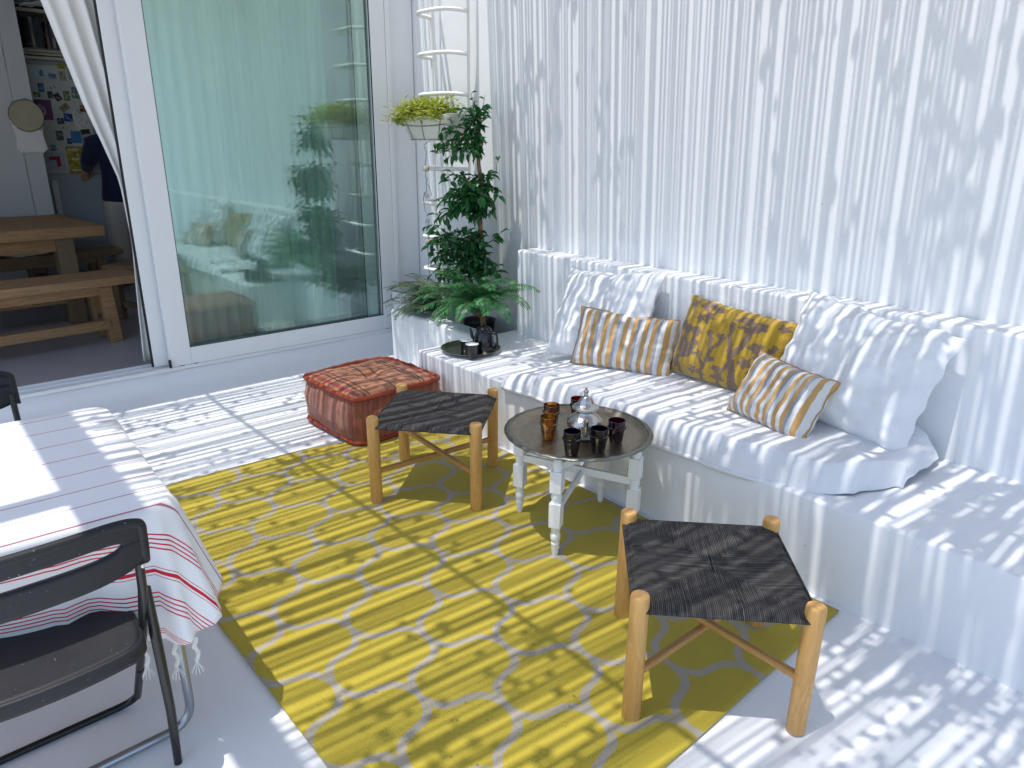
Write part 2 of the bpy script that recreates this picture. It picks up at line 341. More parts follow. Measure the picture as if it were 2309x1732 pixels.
# ------------------------------------------------------------------ mesh builder
class MB:
    def __init__(s): s.v = []; s.f = []; s.uv = None
    def add(s, vs, fs):
        o = len(s.v); s.v += [Vector(p) for p in vs]; s.f += [tuple(i + o for i in f) for f in fs]; return s
    def box(s, x0, x1, y0, y1, z0, z1, M=None):
        vs = [Vector((x, y, z)) for z in (z0, z1) for y in (y0, y1) for x in (x0, x1)]
        if M is not None: vs = [M @ p for p in vs]
        return s.add(vs, [(0, 2, 3, 1), (4, 5, 7, 6), (0, 1, 5, 4), (2, 6, 7, 3), (0, 4, 6, 2), (1, 3, 7, 5)])
    def tube(s, pts, r, seg=10, cap=True):
        pts = [Vector(p) for p in pts]; n = len(pts)
        rs = r if isinstance(r, (list, tuple)) else [r] * n
        up = None; vs = []
        for i, p in enumerate(pts):
            d = (pts[min(i + 1, n - 1)] - pts[max(i - 1, 0)])
            if d.length < 1e-9: d = Vector((0, 0, 1))
            d.normalize()
            if up is None:
                up = d.orthogonal().normalized()
            up = (up - d * up.dot(d))
            up = up.normalized() if up.length > 1e-6 else d.orthogonal().normalized()
            w = d.cross(up)
            for k in range(seg):
                a = 2 * PI * k / seg; vs.append(p + (up * math.cos(a) + w * math.sin(a)) * rs[i])
        fs = []
        for i in range(n - 1):
            for k in range(seg):
                k2 = (k + 1) % seg; fs.append((i * seg + k, i * seg + k2, (i + 1) * seg + k2, (i + 1) * seg + k))
        if cap: fs.append(tuple(range(seg - 1, -1, -1))); fs.append(tuple((n - 1) * seg + k for k in range(seg)))
        return s.add(vs, fs)
    def lathe(s, prof, seg=24, c=(0, 0, 0), sq=0):
        vs = []; fs = []; c = Vector(c)
        for (r, z) in prof:
            for k in range(seg):
                a = 2 * PI * k / seg; vs.append(c + Vector((r * math.cos(a), r * math.sin(a), z)))
        for i in range(len(prof) - 1):
            for k in range(seg):
                k2 = (k + 1) % seg; fs.append((i * seg + k, i * seg + k2, (i + 1) * seg + k2, (i + 1) * seg + k))
        if prof[0][0] > 1e-5: fs.append(tuple(range(seg - 1, -1, -1)))
        if prof[-1][0] > 1e-5: fs.append(tuple((len(prof) - 1) * seg + k for k in range(seg)))
        return s.add(vs, fs)
    def grid(s, fn, nu, nv, wrapu=False):
        o = len(s.v)
        for j in range(nv + 1):
            for i in range(nu + (0 if wrapu else 1)):
                s.v.append(Vector(fn(i / nu, j / nv)))
        w = nu if wrapu else nu + 1
        for j in range(nv):
            for i in range(nu):
                i2 = (i + 1) % w if wrapu else i + 1
                s.f.append((o + j * w + i, o + j * w + i2, o + (j + 1) * w + i2, o + (j + 1) * w + i))
        return s
    def leaf(s, p, d, nrm, L, w, fold=.25, droop=.2):
        d = Vector(d).normalized(); nrm = Vector(nrm); nrm = (nrm - d * nrm.dot(d))
        nrm = nrm.normalized() if nrm.length > 1e-4 else d.orthogonal().normalized()
        sd = d.cross(nrm); p = Vector(p)
        m1 = p + d * L * .35 - nrm * droop * L * .08; m2 = p + d * L * .72 - nrm * droop * L * .25; tip = p + d * L - nrm * droop * L * .6
        u = nrm * w * fold
        vs = [p, m1, m2, tip, m1 + sd * w * .5 + u, m2 + sd * w * .36 + u, m1 - sd * w * .5 + u, m2 - sd * w * .36 + u]
        return s.add(vs, [(0, 1, 4), (1, 2, 5, 4), (2, 3, 5), (0, 6, 1), (1, 6, 7, 2), (2, 7, 3)])
    def build(s, name, m=None, parent=None, smooth=False, bev=0, bseg=2, loc=None, rot=None, sub=0, solid=0, weld=False, auto=True):
        me = bpy.data.meshes.new(name); me.from_pydata(s.v, [], s.f); me.validate(); me.update()
        if smooth:
            me.polygons.foreach_set("use_smooth", [True] * len(me.polygons))
            if auto: me.set_sharp_from_angle(angle=R(42))
        o = bpy.data.objects.new(name, me); COL.objects.link(o)
        if m: me.materials.append(m)
        if parent: o.parent = parent
        if loc: o.location = loc
        if rot: o.rotation_euler = rot
        if solid: md = o.modifiers.new("s", 'SOLIDIFY'); md.thickness = solid; md.offset = 0
        if bev: md = o.modifiers.new("b", 'BEVEL'); md.width = bev; md.segments = bseg; md.limit_method = 'ANGLE'; md.angle_limit = R(50)
        if sub: md = o.modifiers.new("u", 'SUBSURF'); md.levels = sub; md.render_levels = sub
        return o

def tag(o, label, cat, group=None):
    o["label"] = label; o["category"] = cat
    if group: o["group"] = group
    return o
def struct(o, kind="structure"): o["kind"] = kind; return o
def thing(name, label, cat, loc=(0, 0, 0), rz=0, group=None, rot=None):
    o = bpy.data.objects.new(name, None); COL.objects.link(o); o.location = loc
    o.rotation_euler = rot if rot else (0, 0, rz); o.empty_display_size = .1
    return tag(o, label, cat, group)
def dup(root, loc, rz, label):
    r = root.copy(); COL.objects.link(r); r.location = loc; r.rotation_euler = (0, 0, rz); r["label"] = label
    for ch in root.children:
        c = ch.copy(); COL.objects.link(c); c.parent = r
        for g in ch.children:
            d = g.copy(); COL.objects.link(d); d.parent = c
    return r
def bend(pts, r, n=6):
    pts = [Vector(p) for p in pts]; out = [pts[0]]
    for i in range(1, len(pts) - 1):
        a, b, c = pts[i - 1], pts[i], pts[i + 1]
        u = (a - b); v = (c - b); rr = min(r, u.length * .49, v.length * .49)
        p, q = b + u.normalized() * rr, b + v.normalized() * rr
        for k in range(n + 1):
            t = k / n; out.append(p * (1 - t) ** 2 + b * 2 * t * (1 - t) + q * t * t)
    out.append(pts[-1]); return out
def nz(x, y, z=0, s=1): return noise.noise(Vector((x * s, y * s, z * s)))
def lerp(a, b, t): return a + (b - a) * t
def interp(x, tab):
    if x <= tab[0][0]: return tab[0][1]
    for (a, b), (c, d) in zip(tab, tab[1:]):
        if x <= c: return b + (d - b) * (x - a) / (c - a)
    return tab[-1][1]

# ------------------------------------------------------------------ setting: floors
b = MB(); b.grid(lambda u, v: (lerp(-5.1, 9, u), lerp(-7, 3.4, v), 0), 4, 4)
struct(b.build("patio_floor", FLOOR))
b = MB(); b.grid(lambda u, v: (lerp(-70, 70, u), lerp(-70, 70, v), -.12), 8, 8)
struct(b.build("ground", plain("dry_ground", (.34, .28, .20), .9, 0, .3, .5)))
XD, YW = -4.85, 3.30
# concave plaster step up to the sill
prof = [(-5.02, .150), (-4.93, .150), (-4.815, .150), (-4.80, .140), (-4.775, .126), (-4.765, .105), (-4.745, .078), (-4.70, .050), (-4.62, .026), (-4.50, .010), (-4.38, .002), (-4.30, -.004)]
b = MB(); N = 90
b.grid(lambda u, v: (lambda k, y: (prof[k][0] + .006 * nz(y, k * .3, 1, 1.6), y, prof[k][1] + .003 * nz(y, k, 0, 2) * (0 < k < 11)))(round(v * 11), lerp(-3.2, 3.299, u)), N, 11)
struct(b.build("door_step", FLOOR, smooth=True, auto=False))
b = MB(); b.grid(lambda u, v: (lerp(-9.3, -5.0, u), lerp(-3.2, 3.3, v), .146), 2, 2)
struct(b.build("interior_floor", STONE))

# ------------------------------------------------------------------ walls and built-in masonry
def rough_face(name, P, ax, n, m, label, cat, amp=.004):
    pass
b = MB()   # bench wall: front face subdivided so the render is hand-plastered
b.grid(lambda u, v: (lerp(-9.3, 2.6, u), YW + .001 * nz(lerp(-9.3, 2.6, u), v * 3, 3, .8) + .0008 * nz(lerp(-9.3, 2.6, u), v * 3, 9, 4), lerp(-.1, 4.0, v)), 150, 44)
b.box(-9.3, 2.6, YW + .02, YW + .22, -.1, 4.0)
tag(b.build("patio_wall", PAINT, smooth=True), "long white plastered wall behind the built-in bench", "wall")
b = MB(); b.box(-5.03, XD, 3.06, 3.296, .0, 2.92).box(-5.03, XD, -3.2, 3.296, 2.92, 3.72).box(-5.03, XD, -3.2, -1.6, 0, 2.92)
tag(b.build("house_wall", PAINT, bev=.012), "white house wall framing the sliding glass door", "wall")
b = MB(); b.box(-9.3, -5.03, -3.2, 3.28, 3.04, 3.2)
tag(b.build("house_ceiling", PAINT), "white ceiling over the room seen through the open door", "ceiling")
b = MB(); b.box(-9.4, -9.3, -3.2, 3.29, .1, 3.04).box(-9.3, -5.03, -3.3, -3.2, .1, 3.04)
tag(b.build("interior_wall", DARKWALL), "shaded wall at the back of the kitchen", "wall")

# bench body with soft rounded edges
def soft_block(name, prof, x0, x1, m, parent=None, n=80, amp=.004, cap=True, jit=0):
    b = MB(); k = len(prof)
    def fn(u, v):
        i = round(v * (k - 1)); x = lerp(x0, x1, u); y, z = prof[i]
        return (x + jit * nz(i, 3, 1), y + amp * nz(x, y, z, 2.3), z + amp * .7 * nz(x, y + 7, z, 2.3))
    b.grid(fn, n, k - 1)
    if cap:
        o = len(b.v); b.f.append(tuple(i * (n + 1) for i in range(k))); b.f.append(tuple(i * (n + 1) + n for i in range(k - 1, -1, -1)))
    return b.build(name, m, parent, smooth=True)
def arc(cy, cz, r, a0, a1, n=5): return [(cy + r * math.cos(R(lerp(a0, a1, i / n))), cz + r * math.sin(R(lerp(a0, a1, i / n)))) for i in range(n + 1)]
bench = thing("built_in_bench", "long white masonry bench with backrest ledge along the wall", "bench")
soft_block("seat", [(2.371, -.02), (2.370, .1), (2.371, .25)] + arc(2.384, .367, .013, 180, 90) + [(2.6, .381), (2.9, .38), (3.18, .38), (3.2, -.02)], -3.535, 2.4, PAINT, bench, 120, .0018)
soft_block("backrest", [(3.125, .36), (3.122, .5), (3.12, .75)] + arc(3.135, .930, .015, 180, 90) + [(3.2, .945), (3.299, .943), (3.299, .36)], -3.455, 2.4, PAINT, bench, 120, .0018)
pl = thing("planter_wall", "low white masonry planter with rounded edges at the left end of the bench", "planter")
soft_block("front_wall", [(2.812, -.02), (2.810, .25)] + arc(2.835, .378, .025, 180, 90) + [(2.90, .404)] + arc(2.93, .378, .025, 90, 0) + [(2.957, .2), (2.957, -.02)], -4.535, -3.538, PAINTR, pl, 40, .010)
b = MB(); b.grid(lambda u, v: (interp(v, [(0, -4.537), (.45, -4.537), (.5, -4.52), (.55, -4.49), (.9, -4.40), (1, -4.385)]), lerp(2.955, 3.29, u), interp(v, [(0, -.02), (.45, .38), (.5, .40), (.55, .404), (.9, .40), (1, .37)])), 6, 40)
b.box(-4.53, -4.39, 2.955, 3.29, -.02, .37)
b.build("side_wall", PAINTR, pl, smooth=True)
b = MB(); b.grid(lambda u, v: (lerp(-4.40, -3.46, u), lerp(2.94, 3.29, v), .24 + .03 * nz(u * 6, v * 4)), 24, 10)
b.build("soil", SOIL, pl, smooth=True)

# ------------------------------------------------------------------ pergola overhead (casts the dappled shade)
perg = thing("pergola", "reed and vine covered pergola above the patio throwing striped shade", "pergola", (-.02, -.087, .30))
b = MB(); b.box(-4.85, 2.4, -.48, -.36, 3.13, 3.23); b.build("front_beam", TEAK, perg)
for x in (-2.12, 1.2):
    b = MB(); b.box(x - .05, x + .05, -2.6, -.48, 3.13, 3.23); b.build("rafter", TEAK, perg)
b = MB(); b.tube([(-4.85, .51, 3.12), (2.4, .55, 3.12)], .013, 6); b.build("cable", WIREM, perg)
tilt = lambda x: math.tan(R(interp(x, [(-4.6, .5), (-3.6, 1.5), (-2.4, 4), (-1.0, 7), (2.3, 9)])))
b = MB(); rnd = random.Random(11)
x = -4.86
while x < 2.3:
    run = rnd.choice([1, 2, 3, 3, 4]) if x > -2.6 else rnd.choice([1, 2, 2, 3])
    for k in range(run):
        r = rnd.uniform(.0055, .0095)
        ya, yb = -.44 + rnd.uniform(-.02, .10), 2.20 + rnd.uniform(-.10, .12)
        if -4.66 < x < -4.08: yb = 2.20 + rnd.uniform(-.05, .12)
        dx = rnd.uniform(-.03, .05) + 2.64 * tilt(x)
        segs = 5; z0 = 3.20 + rnd.uniform(-.015, .015)
        b.tube([(x - dx * .5 + dx * t / segs + rnd.uniform(-.004, .004), lerp(ya, yb, t / segs), z0 + rnd.uniform(-.008, .008)) for t in range(segs + 1)], r, 5, False)
        x += r * 2 + rnd.uniform(0, .003)
    g = rnd.expovariate(1 / .013) + .006
    x += min(g, .045)
x = -4.86
while x < 2.3:                                     # finer, denser reeds next to the back wall
    if x < -4.66 or x > -4.06:
        for k in range(rnd.choice([2, 2, 3, 4])):
            r_ = rnd.uniform(.0045, .0085); dx = rnd.uniform(-.008, .014) + 1.3 * tilt(x); y0_ = 2.02 + rnd.uniform(-.1, .15)
            b.tube([(x + dx * t / 3, lerp(y0_, 3.36, t / 3), 3.222 + rnd.uniform(-.004, .004)) for t in range(4)], r_, 5, False)
            x += r_ * 2 + rnd.uniform(0, .001)
    x += min(rnd.expovariate(1 / .009) + .0045, .032)
for k in range(330):  # extra short reeds, added to block sun from the bench and its front face
    if k < 110: xx_, y0_, y1_ = rnd.uniform(-1.5, 2.3), rnd.uniform(1.0, 1.6), rnd.uniform(2.0, 2.5)
    else: xx_, y0_, y1_ = rnd.uniform(-2.4, 2.3), rnd.uniform(1.10, 1.30), rnd.uniform(1.48, 1.62)
    r_ = rnd.uniform(.008, .014); b.tube([(xx_, y0_, 3.225), (xx_ + rnd.uniform(-.01, .01), (y0_ + y1_) / 2, 3.222), (xx_ + rnd.uniform(-.02, .02), y1_, 3.225)], r_, 5, False)
b.build("reed_cover", REED, perg)["kind"] = "stuff"
b = MB(); rnd = random.Random(5)
cl = 0
while cl < 3300:
    px, py = rnd.uniform(-4.8, 2.3), rnd.uniform(-.38, 3.25)
    if -4.80 < px < -3.98 and py > 2.25: continue
    dens = .42 + .95 * nz(px, py, 3, 1.6) + .7 * nz(px, py, 8, 5.5)
    if px < -3.6: dens -= .18
    if py > 2.2 and px < -2.2: dens -= .25
    if px > -1.6: dens += .10
    if -3.3 < px < -.9 and py < 1.3 and rnd.random() < .45: continue
    if rnd.random() > dens * .95: continue
    cl += 1
    for k in range(rnd.choice([1, 1, 2])):
        p = (px + rnd.uniform(-.06, .06), py + rnd.uniform(-.06, .06), 3.26 + rnd.uniform(0, .16))
        a = rnd.uniform(0, 2 * PI); L = rnd.uniform(.028, .058)
        b.leaf(p, (math.cos(a), math.sin(a), rnd.uniform(-.4, .2)), (rnd.uniform(-.4, .4), rnd.uniform(-.4, .4), 1), L, L * .8, .1)
b.build("vine_leaves", LEAF_V, perg)["kind"] = "stuff"

# ------------------------------------------------------------------ sliding door
fr = thing("door_frame", "white door frame with floor track and right jamb", "door frame")
b = MB(); b.box(-5.00, -4.815, -1.6, 3.055, .152, .168).box(-4.842, -4.815, -1.6, 3.055, .168, .176).box(-4.905, -4.895, -1.6, 3.055, .168, .180).box(-4.985, -4.972, -1.6, 3.055, .168, .182)
b.build("track", PVC, fr, bev=.002)
b = MB(); b.box(-4.99, -4.812, 3.035, 3.072, .168, 2.92); b.build("jamb", PVC, fr, bev=.004)
b = MB(); b.box(-4.99, -4.812, -1.6, 3.035, 2.86, 2.92); b.build("head", PVC, fr, bev=.004)
def leafdoor(name, label, x0, x1, y0, y1, sw0, sw1, zb, rail, knob):
    t = thing(name, label, "sliding door", (0, 0, 0))
    def stile(nm, ya, yb):
        b = MB(); b.box(x0, x1, ya, yb, zb, 2.855); b.build(nm, PVC, t, bev=.004)
    stile("stile", y0, y0 + sw0); stile("stile", y1 - sw1, y1)
    for za, zc in ((zb, zb + rail), (2.76, 2.855)):
        b = MB(); b.box(x0 + .001, x1 - .001, y0 + sw0 - .0, y1 - sw1, za, zc); b.build("rail", PVC, t, bev=.003)
    b = MB()
    b.box(x0 + .008, x0 + .014, y0 + sw0 - .01, y1 - sw1 + .01, zb + rail - .01, 2.77)
    b.build("glass", GLASS, t)
    b = MB()   # dark gasket round the pane
    g0, g1, h0, h1 = y0 + sw0, y1 - sw1, zb + rail, 2.76
    xx0, xx1 = x1 - .012, x1 - .004
    b.box(xx0, xx1, g0, g0 + .004, h0, h1).box(xx0, xx1, g1 - .006, g1, h0, h1).box(xx0, xx1, g0 + .004, g1 - .006, h0, h0 + .006)
    b.build("gasket", RUBBER, t)
    return t
d1 = leafdoor("sliding_door", "front glass sliding door leaf with wide white frame", -4.862, -4.818, 1.275, 3.033, .135, .122, .177, .115, 1)
b = MB(); b.box(-4.819, -4.796, 1.262, 1.276, .178, .232); b.build("stop", RUBBER, d1, bev=.003)
b = MB()
for yy in (1.33, 1.42): b.box(-4.8185, -4.8165, yy, yy + .03, .172, .180)
b.box(-4.8185, -4.8165, 2.93, 2.95, .172, .180); b.build("drain_cap", RUBBER, d1)
d2 = leafdoor("sliding_door", "rear glass sliding door leaf stacked behind the front one", -4.925, -4.880, 1.190, 2.905, .115, .10, .181, .10, 0)
b = MB(); b.box(-4.908, -4.884, 1.180, 1.1895, .182, 2.855); b.build("seal", RUBBER, d2)

# curtains
def curtain(name, label, x, left, right, zs, folds, amp, m, nu=120, nv=40, tw=0):
    b = MB()
    def fn(u, v):
        z = lerp(zs[0], zs[1], v); l = left(z); r = right(z); w = r - l
        y = l + w * u; a = amp * (.6 + .4 * math.sin(3 + u * 9)) * min(1, w / .3 + .25)
        return (x + a * math.sin(u * folds * 2 * PI + .7 * math.sin(z * 2.1 + u * 4)) + .01 * nz(y, z, 0, 5), y, z)
    b.grid(fn, nu, nv)
    return tag(b.build(name, m, smooth=True, auto=False, solid=.0015), label, "curtain")
curtain("curtain", "bright white curtain swept to the side in the open doorway", -5.06,
        lambda z: interp(z, [(.2, 1.17), (.6, 1.19), (1.0, 1.215), (1.36, 1.20), (1.6, 1.135), (1.8, 1.075), (2.05, 1.02), (2.33, .955), (2.8, .85)]),
        lambda z: 1.36, (.19, 3.0), 4.2, .035, CURT)
curtain("curtain", "full length white curtain hanging behind the door glass", -5.10,
        lambda z: 1.42, lambda z: interp(z, [(.2, 2.665), (2.8, 2.69)]), (.19, 3.0), 15, .028, CURT2, 260, 20)

# ------------------------------------------------------------------ kitchen beyond the door
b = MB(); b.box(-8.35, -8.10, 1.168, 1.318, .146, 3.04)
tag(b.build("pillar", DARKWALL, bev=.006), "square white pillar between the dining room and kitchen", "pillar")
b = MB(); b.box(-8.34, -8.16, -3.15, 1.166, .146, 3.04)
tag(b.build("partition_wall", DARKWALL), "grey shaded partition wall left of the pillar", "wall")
fg = thing("fridge", "white built-in fridge covered in cards and photos", "fridge", (-8.6, 1.45, 0))
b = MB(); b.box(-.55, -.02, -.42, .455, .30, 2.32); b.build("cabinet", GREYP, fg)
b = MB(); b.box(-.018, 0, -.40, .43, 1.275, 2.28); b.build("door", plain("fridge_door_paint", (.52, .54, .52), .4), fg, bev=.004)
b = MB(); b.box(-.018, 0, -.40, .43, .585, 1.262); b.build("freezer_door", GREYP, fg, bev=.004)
b = MB(); b.box(-.002, .03, -.03, .02, .84, 1.205); b.build("panel_edge", PVC, fg, bev=.004)
b = MB(); b.box(.0, .05, -.40, .50, 2.325, 2.352).box(.0, .03, -.40, .50, 2.365, 2.385); b.build("cornice", CREAM, fg)
sh = thing("wall_shelf", "cream kitchen shelf holding dark jugs above the fridge", "shelf", (-8.6, 1.45, 0))
b = MB(); b.box(-.5, .04, -.42, .5, 2.39, 2.415); b.build("lower_board", CREAM, sh)
b = MB(); b.box(-.5, .04, -.42, .5, 2.735, 2.765); b.build("upper_board", CREAM, sh)
b = MB(); b.box(-.52, -.50, -.42, .5, 2.39, 2.86); b.build("back_board", SOIL, sh)
def jug(loc, s, label, m):
    t = thing("jug", label, "jug", loc, 0, "dark jugs on the kitchen shelf")
    b = MB(); b.lathe([(.0, 0), (.075 * s, 0), (.085 * s, .03 * s), (.088 * s, .12 * s), (.078 * s, .19 * s), (.084 * s, .225 * s), (.078 * s, .225 * s), (.07 * s, .05 * s)], 20)
    b.build("bowl", m, t, smooth=True)
    b = MB(); b.tube(bend([(0, .08 * s, .20 * s), (0, .15 * s, .19 * s), (0, .14 * s, .05 * s), (0, .08 * s, .05 * s)], .04 * s), .008 * s, 7); b.build("handle", m, t, smooth=True)
JUGM = plain("dark_glazed_jug", (.03, .033, .04), .25)
jug((-8.52, 1.49, 2.416), 1.15, "dark glazed jug with handle on the shelf above the fridge", JUGM)
jug((-8.50, 1.66, 2.416), .95, "small dark jug beside the curtain on the shelf above the fridge", JUGM)
b = MB(); b.lathe([(.0, 0), (.024, 0), (.026, .10), (.018, .16), (.009, .20), (.008, .27), (0, .27)], 14)
tag(b.build("slim_bottle", plain("brown_bottle", (.10, .075, .06), .2), loc=(-8.47, 1.60, 2.416), smooth=True), "slim brown bottle standing between the two shelf jugs", "bottle")
b = MB(); b.grid(lambda u, v: (-8.52 + .1 * v, lerp(1.42, 1.75, u), 2.768 + .05 * (1 - abs(2 * u - 1)) * (.5 + v * .5) + .02 * nz(u * 5, v * 5)), 16, 6)
tag(b.build("folded_cloth", TOWEL, solid=.01, smooth=True), "folded pale cloth on the top kitchen shelf", "cloth")
# cards, photos and notes on the fridge
def flat(c): return plain("card_ink", c, .55, 0, .18, 30)
cardc = [
 ((1.42, 1.56), (2.155, 2.255), (.42, .58, .68), "pale blue photo card at the top left of the fridge"),
 ((1.565, 1.635), (2.16, 2.21), (.20, .32, .42), "blue sign card with dark lettering near the top of the fridge"),
 ((1.655, 1.715), (2.145, 2.235), (.34, .33, .24), "olive photo card with a dark figure near the fridge top"),
 ((1.655, 1.725), (2.255, 2.305), (.30, .32, .03), "yellow and black flower card at the fridge top edge"),
 ((1.74, 1.82), (2.16, 2.26), (.30, .31, .31), "black and white photo next to the curtain"),
 ((1.46, 1.51), (2.035, 2.115), (.04, .13, .30), "small deep blue upright card on the fridge"),
 ((1.555, 1.625), (2.055, 2.11), (.50, .56, .54), "white card with a dark skyline on the fridge"),
 ((1.665, 1.72), (1.965, 2.055), (.14, .19, .11), "small green leafy photo in the middle of the fridge"),
 ((1.74, 1.81), (1.99, 2.095), (.13, .19, .17), "dark green and black patterned card on the fridge right"),
 ((1.53, 1.575), (1.98, 2.045), (.045, .05, .045), "dark strip photo at the fridge middle left"),
 ((1.585, 1.64), (1.96, 2.03), (.03, .025, .03), "black tilted photo on the fridge"),
 ((1.41, 1.47), (1.99, 2.03), (.06, .20, .03), "tiny green note beside the pillar"),
 ((1.40, 1.545), (1.78, 1.965), (.14, .05, .15), "large plum coloured picture beside the drum"),
 ((1.61, 1.70), (1.87, 1.93), (.28, .25, .17), "brown and cream tilted photo on the fridge"),
 ((1.79, 1.85), (1.865, 1.93), (.30, .09, .01), "rust orange photo at the right of the fridge"),
 ((1.635, 1.71), (1.77, 1.845), (.01, .03, .18), "royal blue card in the centre of the fridge"),
 ((1.57, 1.63), (1.745, 1.80), (.03, .06, .09), "dark teal photo below the plum picture"),
 ((1.715, 1.84), (1.70, 1.895), (.62, .63, .60), "white sheet with scribbled child's drawing"),
 ((1.54, 1.60), (1.59, 1.68), (.05, .09, .08), "dark grey green photo beside the drum"),
 ((1.665, 1.76), (1.565, 1.68), (.04, .22, .46), "bright blue and green picture below the drawing"),
 ((1.775, 1.855), (1.45, 1.70), (.035, .025, .03), "dark portrait photo of a person in a grey hat"),
 ((1.625, 1.67), (1.555, 1.61), (.02, .03, .12), "little navy emblem sticker on the fridge"),
 ((1.47, 1.52), (1.49, 1.545), (.06, .22, .22), "small turquoise card behind the white papers"),
 ((1.585, 1.68), (1.69, 1.73), (.50, .50, .46), "cream strip note with a small cross on it"),
]
for i, ((ya, yb), (za, zb), c, lab) in enumerate(cardc):
    b = MB(); a = random.uniform(-.12, .12) + (.6 if 'tilted' in lab else 0)
    w, h = (yb - ya) / 2, (zb - za) / 2
    b.box(0, .002, -w, w, -h, h)
    th = thing("fridge_card", lab, "card", (-8.599 + .001 * (i % 3), (ya + yb) / 2, (za + zb) / 2), 0, "cards and photos stuck to the fridge", (a, 0, 0))
    b.build("sheet", flat(c), th)
    b = MB()   # the motif on the card
    rr = random.Random(i)
    if 'drawing' in lab:
        for k in range(9):
            y0, z0 = rr.uniform(-w * .8, w * .8), rr.uniform(-h * .8, h * .8)
            b.tube([(.003, y0, z0), (.003, y0 + rr.uniform(-.03, .03), z0 + rr.uniform(-.04, .04)), (.003, y0 + rr.uniform(-.03, .03), z0 + rr.uniform(-.05, .05))], .0016, 4)
        mc = (.01, .02, .12)
    elif 'hat' in lab:
        b.lathe([(0, 0), (.034, 0), (.030, .004), (0, .006)], 16); b.v = [Vector((.0035 + p.z, p.x * .9, p.y + .01)) for p in b.v]; mc = (.32, .15, .08)
    elif 'lettering' in lab:
        for k in range(6): b.box(.002, .0035, -w * .85 + k * w * .29, -w * .85 + k * w * .29 + w * .2, 0, h * .55)
        for k in range(4): b.box(.002, .0035, -w * .5 + k * w * .29, -w * .5 + k * w * .29 + w * .2, -h * .55, -h * .25)
        mc = (.01, .02, .06)
    elif 'cross' in lab:
        b.box(.002, .003, -.03, -.01, -.002, .002).box(.002, .0032, -.022, -.018, -.01, .01); mc = (.03, .03, .03)
    else:
        for k in range(5):
            y0, z0, r0 = rr.uniform(-w * .6, w * .6), rr.uniform(-h * .6, h * .5), rr.uniform(.12, .35) * min(w, h)
            n = 9; vs = [(.0022 + k * .0002, y0 + r0 * math.cos(2 * PI * q / n) * rr.uniform(.7, 1.3), z0 + r0 * math.sin(2 * PI * q / n) * rr.uniform(.7, 1.3)) for q in range(n)]
            b.add(vs, [tuple(range(n))])
        mc = tuple(x * .35 for x in c) if sum(c) > .5 else tuple(min(.6, x * 2.5 + .12) for x in c)
    b.build("motif", flat(mc), th)
    if 'hat' in lab:
        b = MB(); b.lathe([(0, 0), (.042, 0), (.02, .01), (0, .012)], 16); b.v = [Vector((.004 + p.z, p.x, p.y * .55 + .06)) for p in b.v]; b.build("hat", flat((.35, .37, .36)), th)
def text(name, s, size, loc, m, parent, bold=0, rot=(R(90), 0, R(90))):
    cu = bpy.data.curves.new(name, 'FONT'); cu.body = s; cu.size = size; cu.extrude = .0006; cu.offset = bold; cu.align_x = 'CENTER'
    tmp = bpy.data.objects.new(name, cu); COL.objects.link(tmp)
    me = bpy.data.meshes.new_from_object(tmp.evaluated_get(bpy.context.evaluated_depsgraph_get()))
    bpy.data.objects.remove(tmp)
    me.name = name; me.materials.clear(); me.materials.append(m)
    o = bpy.data.objects.new(name, me); COL.objects.link(o); o.parent = parent; o.location = loc; o.rotation_euler = rot
    return o
ps = thing("slogan_poster", "yellow floral poster reading every is a beautiful new adventure", "poster", (-8.597, 1.695, 1.40))
t_ = T("yellow_floral_print"); f_ = t_.noise(t_.co(), 22, 4, .6)
t_.set(t_.ramp(f_, [(.35, (.22, .15, .01)), (.5, (.36, .28, .02)), (.62, (.50, .42, .06)), (.72, (.55, .50, .22))]), .5)
b = MB(); b.box(0, .002, -.095, .085, -.13, .135); b.build("sheet", t_.m, ps)
cw = flat((.75, .75, .66))
text("lettering", "EVERY", .036, (.004, -.03, .09), cw, ps, .0008)
text("lettering", "IS", .03, (.004, .0, .045), cw, ps, .0008)
text("lettering", "A", .04, (.004, .045, .04), flat((.5, .47, .1)), ps, .0008)
text("lettering", "BEAUTIFUL", .027, (.004, .01, .003), cw, ps, .0008)
b = MB(); b.box(.002, .003, .01, .065, -.056, -.025); b.build("blue_patch", flat((.30, .52, .62)), ps)
text("lettering", "NEW", .026, (.004, .037, -.05), flat((.02, .12, .3)), ps, .0006)
text("lettering", "adventure", .034, (.004, -.01, -.105), cw, ps, .0004)
RED = flat((.34, .008, .012)); LIL = flat((.42, .44, .55))
for nm, lab, y, flip in (("learner_plate", "lilac learner plate with a red corner shape left of the yellow poster", 1.50, 0), ("learner_plate", "lilac plate with a red block right of the yellow poster", 1.83, 1)):
    t = thing(nm, lab, "plate", (-8.599, y, 1.39), 0)
    b = MB(); b.box(0, .0015, -.08 if not flip else -.06, .075 if not flip else .04, -.085, .085); b.build("sheet", LIL, t, bev=.0005)
    b = MB()
    if not flip: b.box(.0015, .0028, -.06, .035, .012, .048).box(.0015, .0026, .0, .035, -.05, .012)
    else: b.box(.0015, .0028, -.045, .012, -.055, .03)
    b.build("red_shape", RED, t)
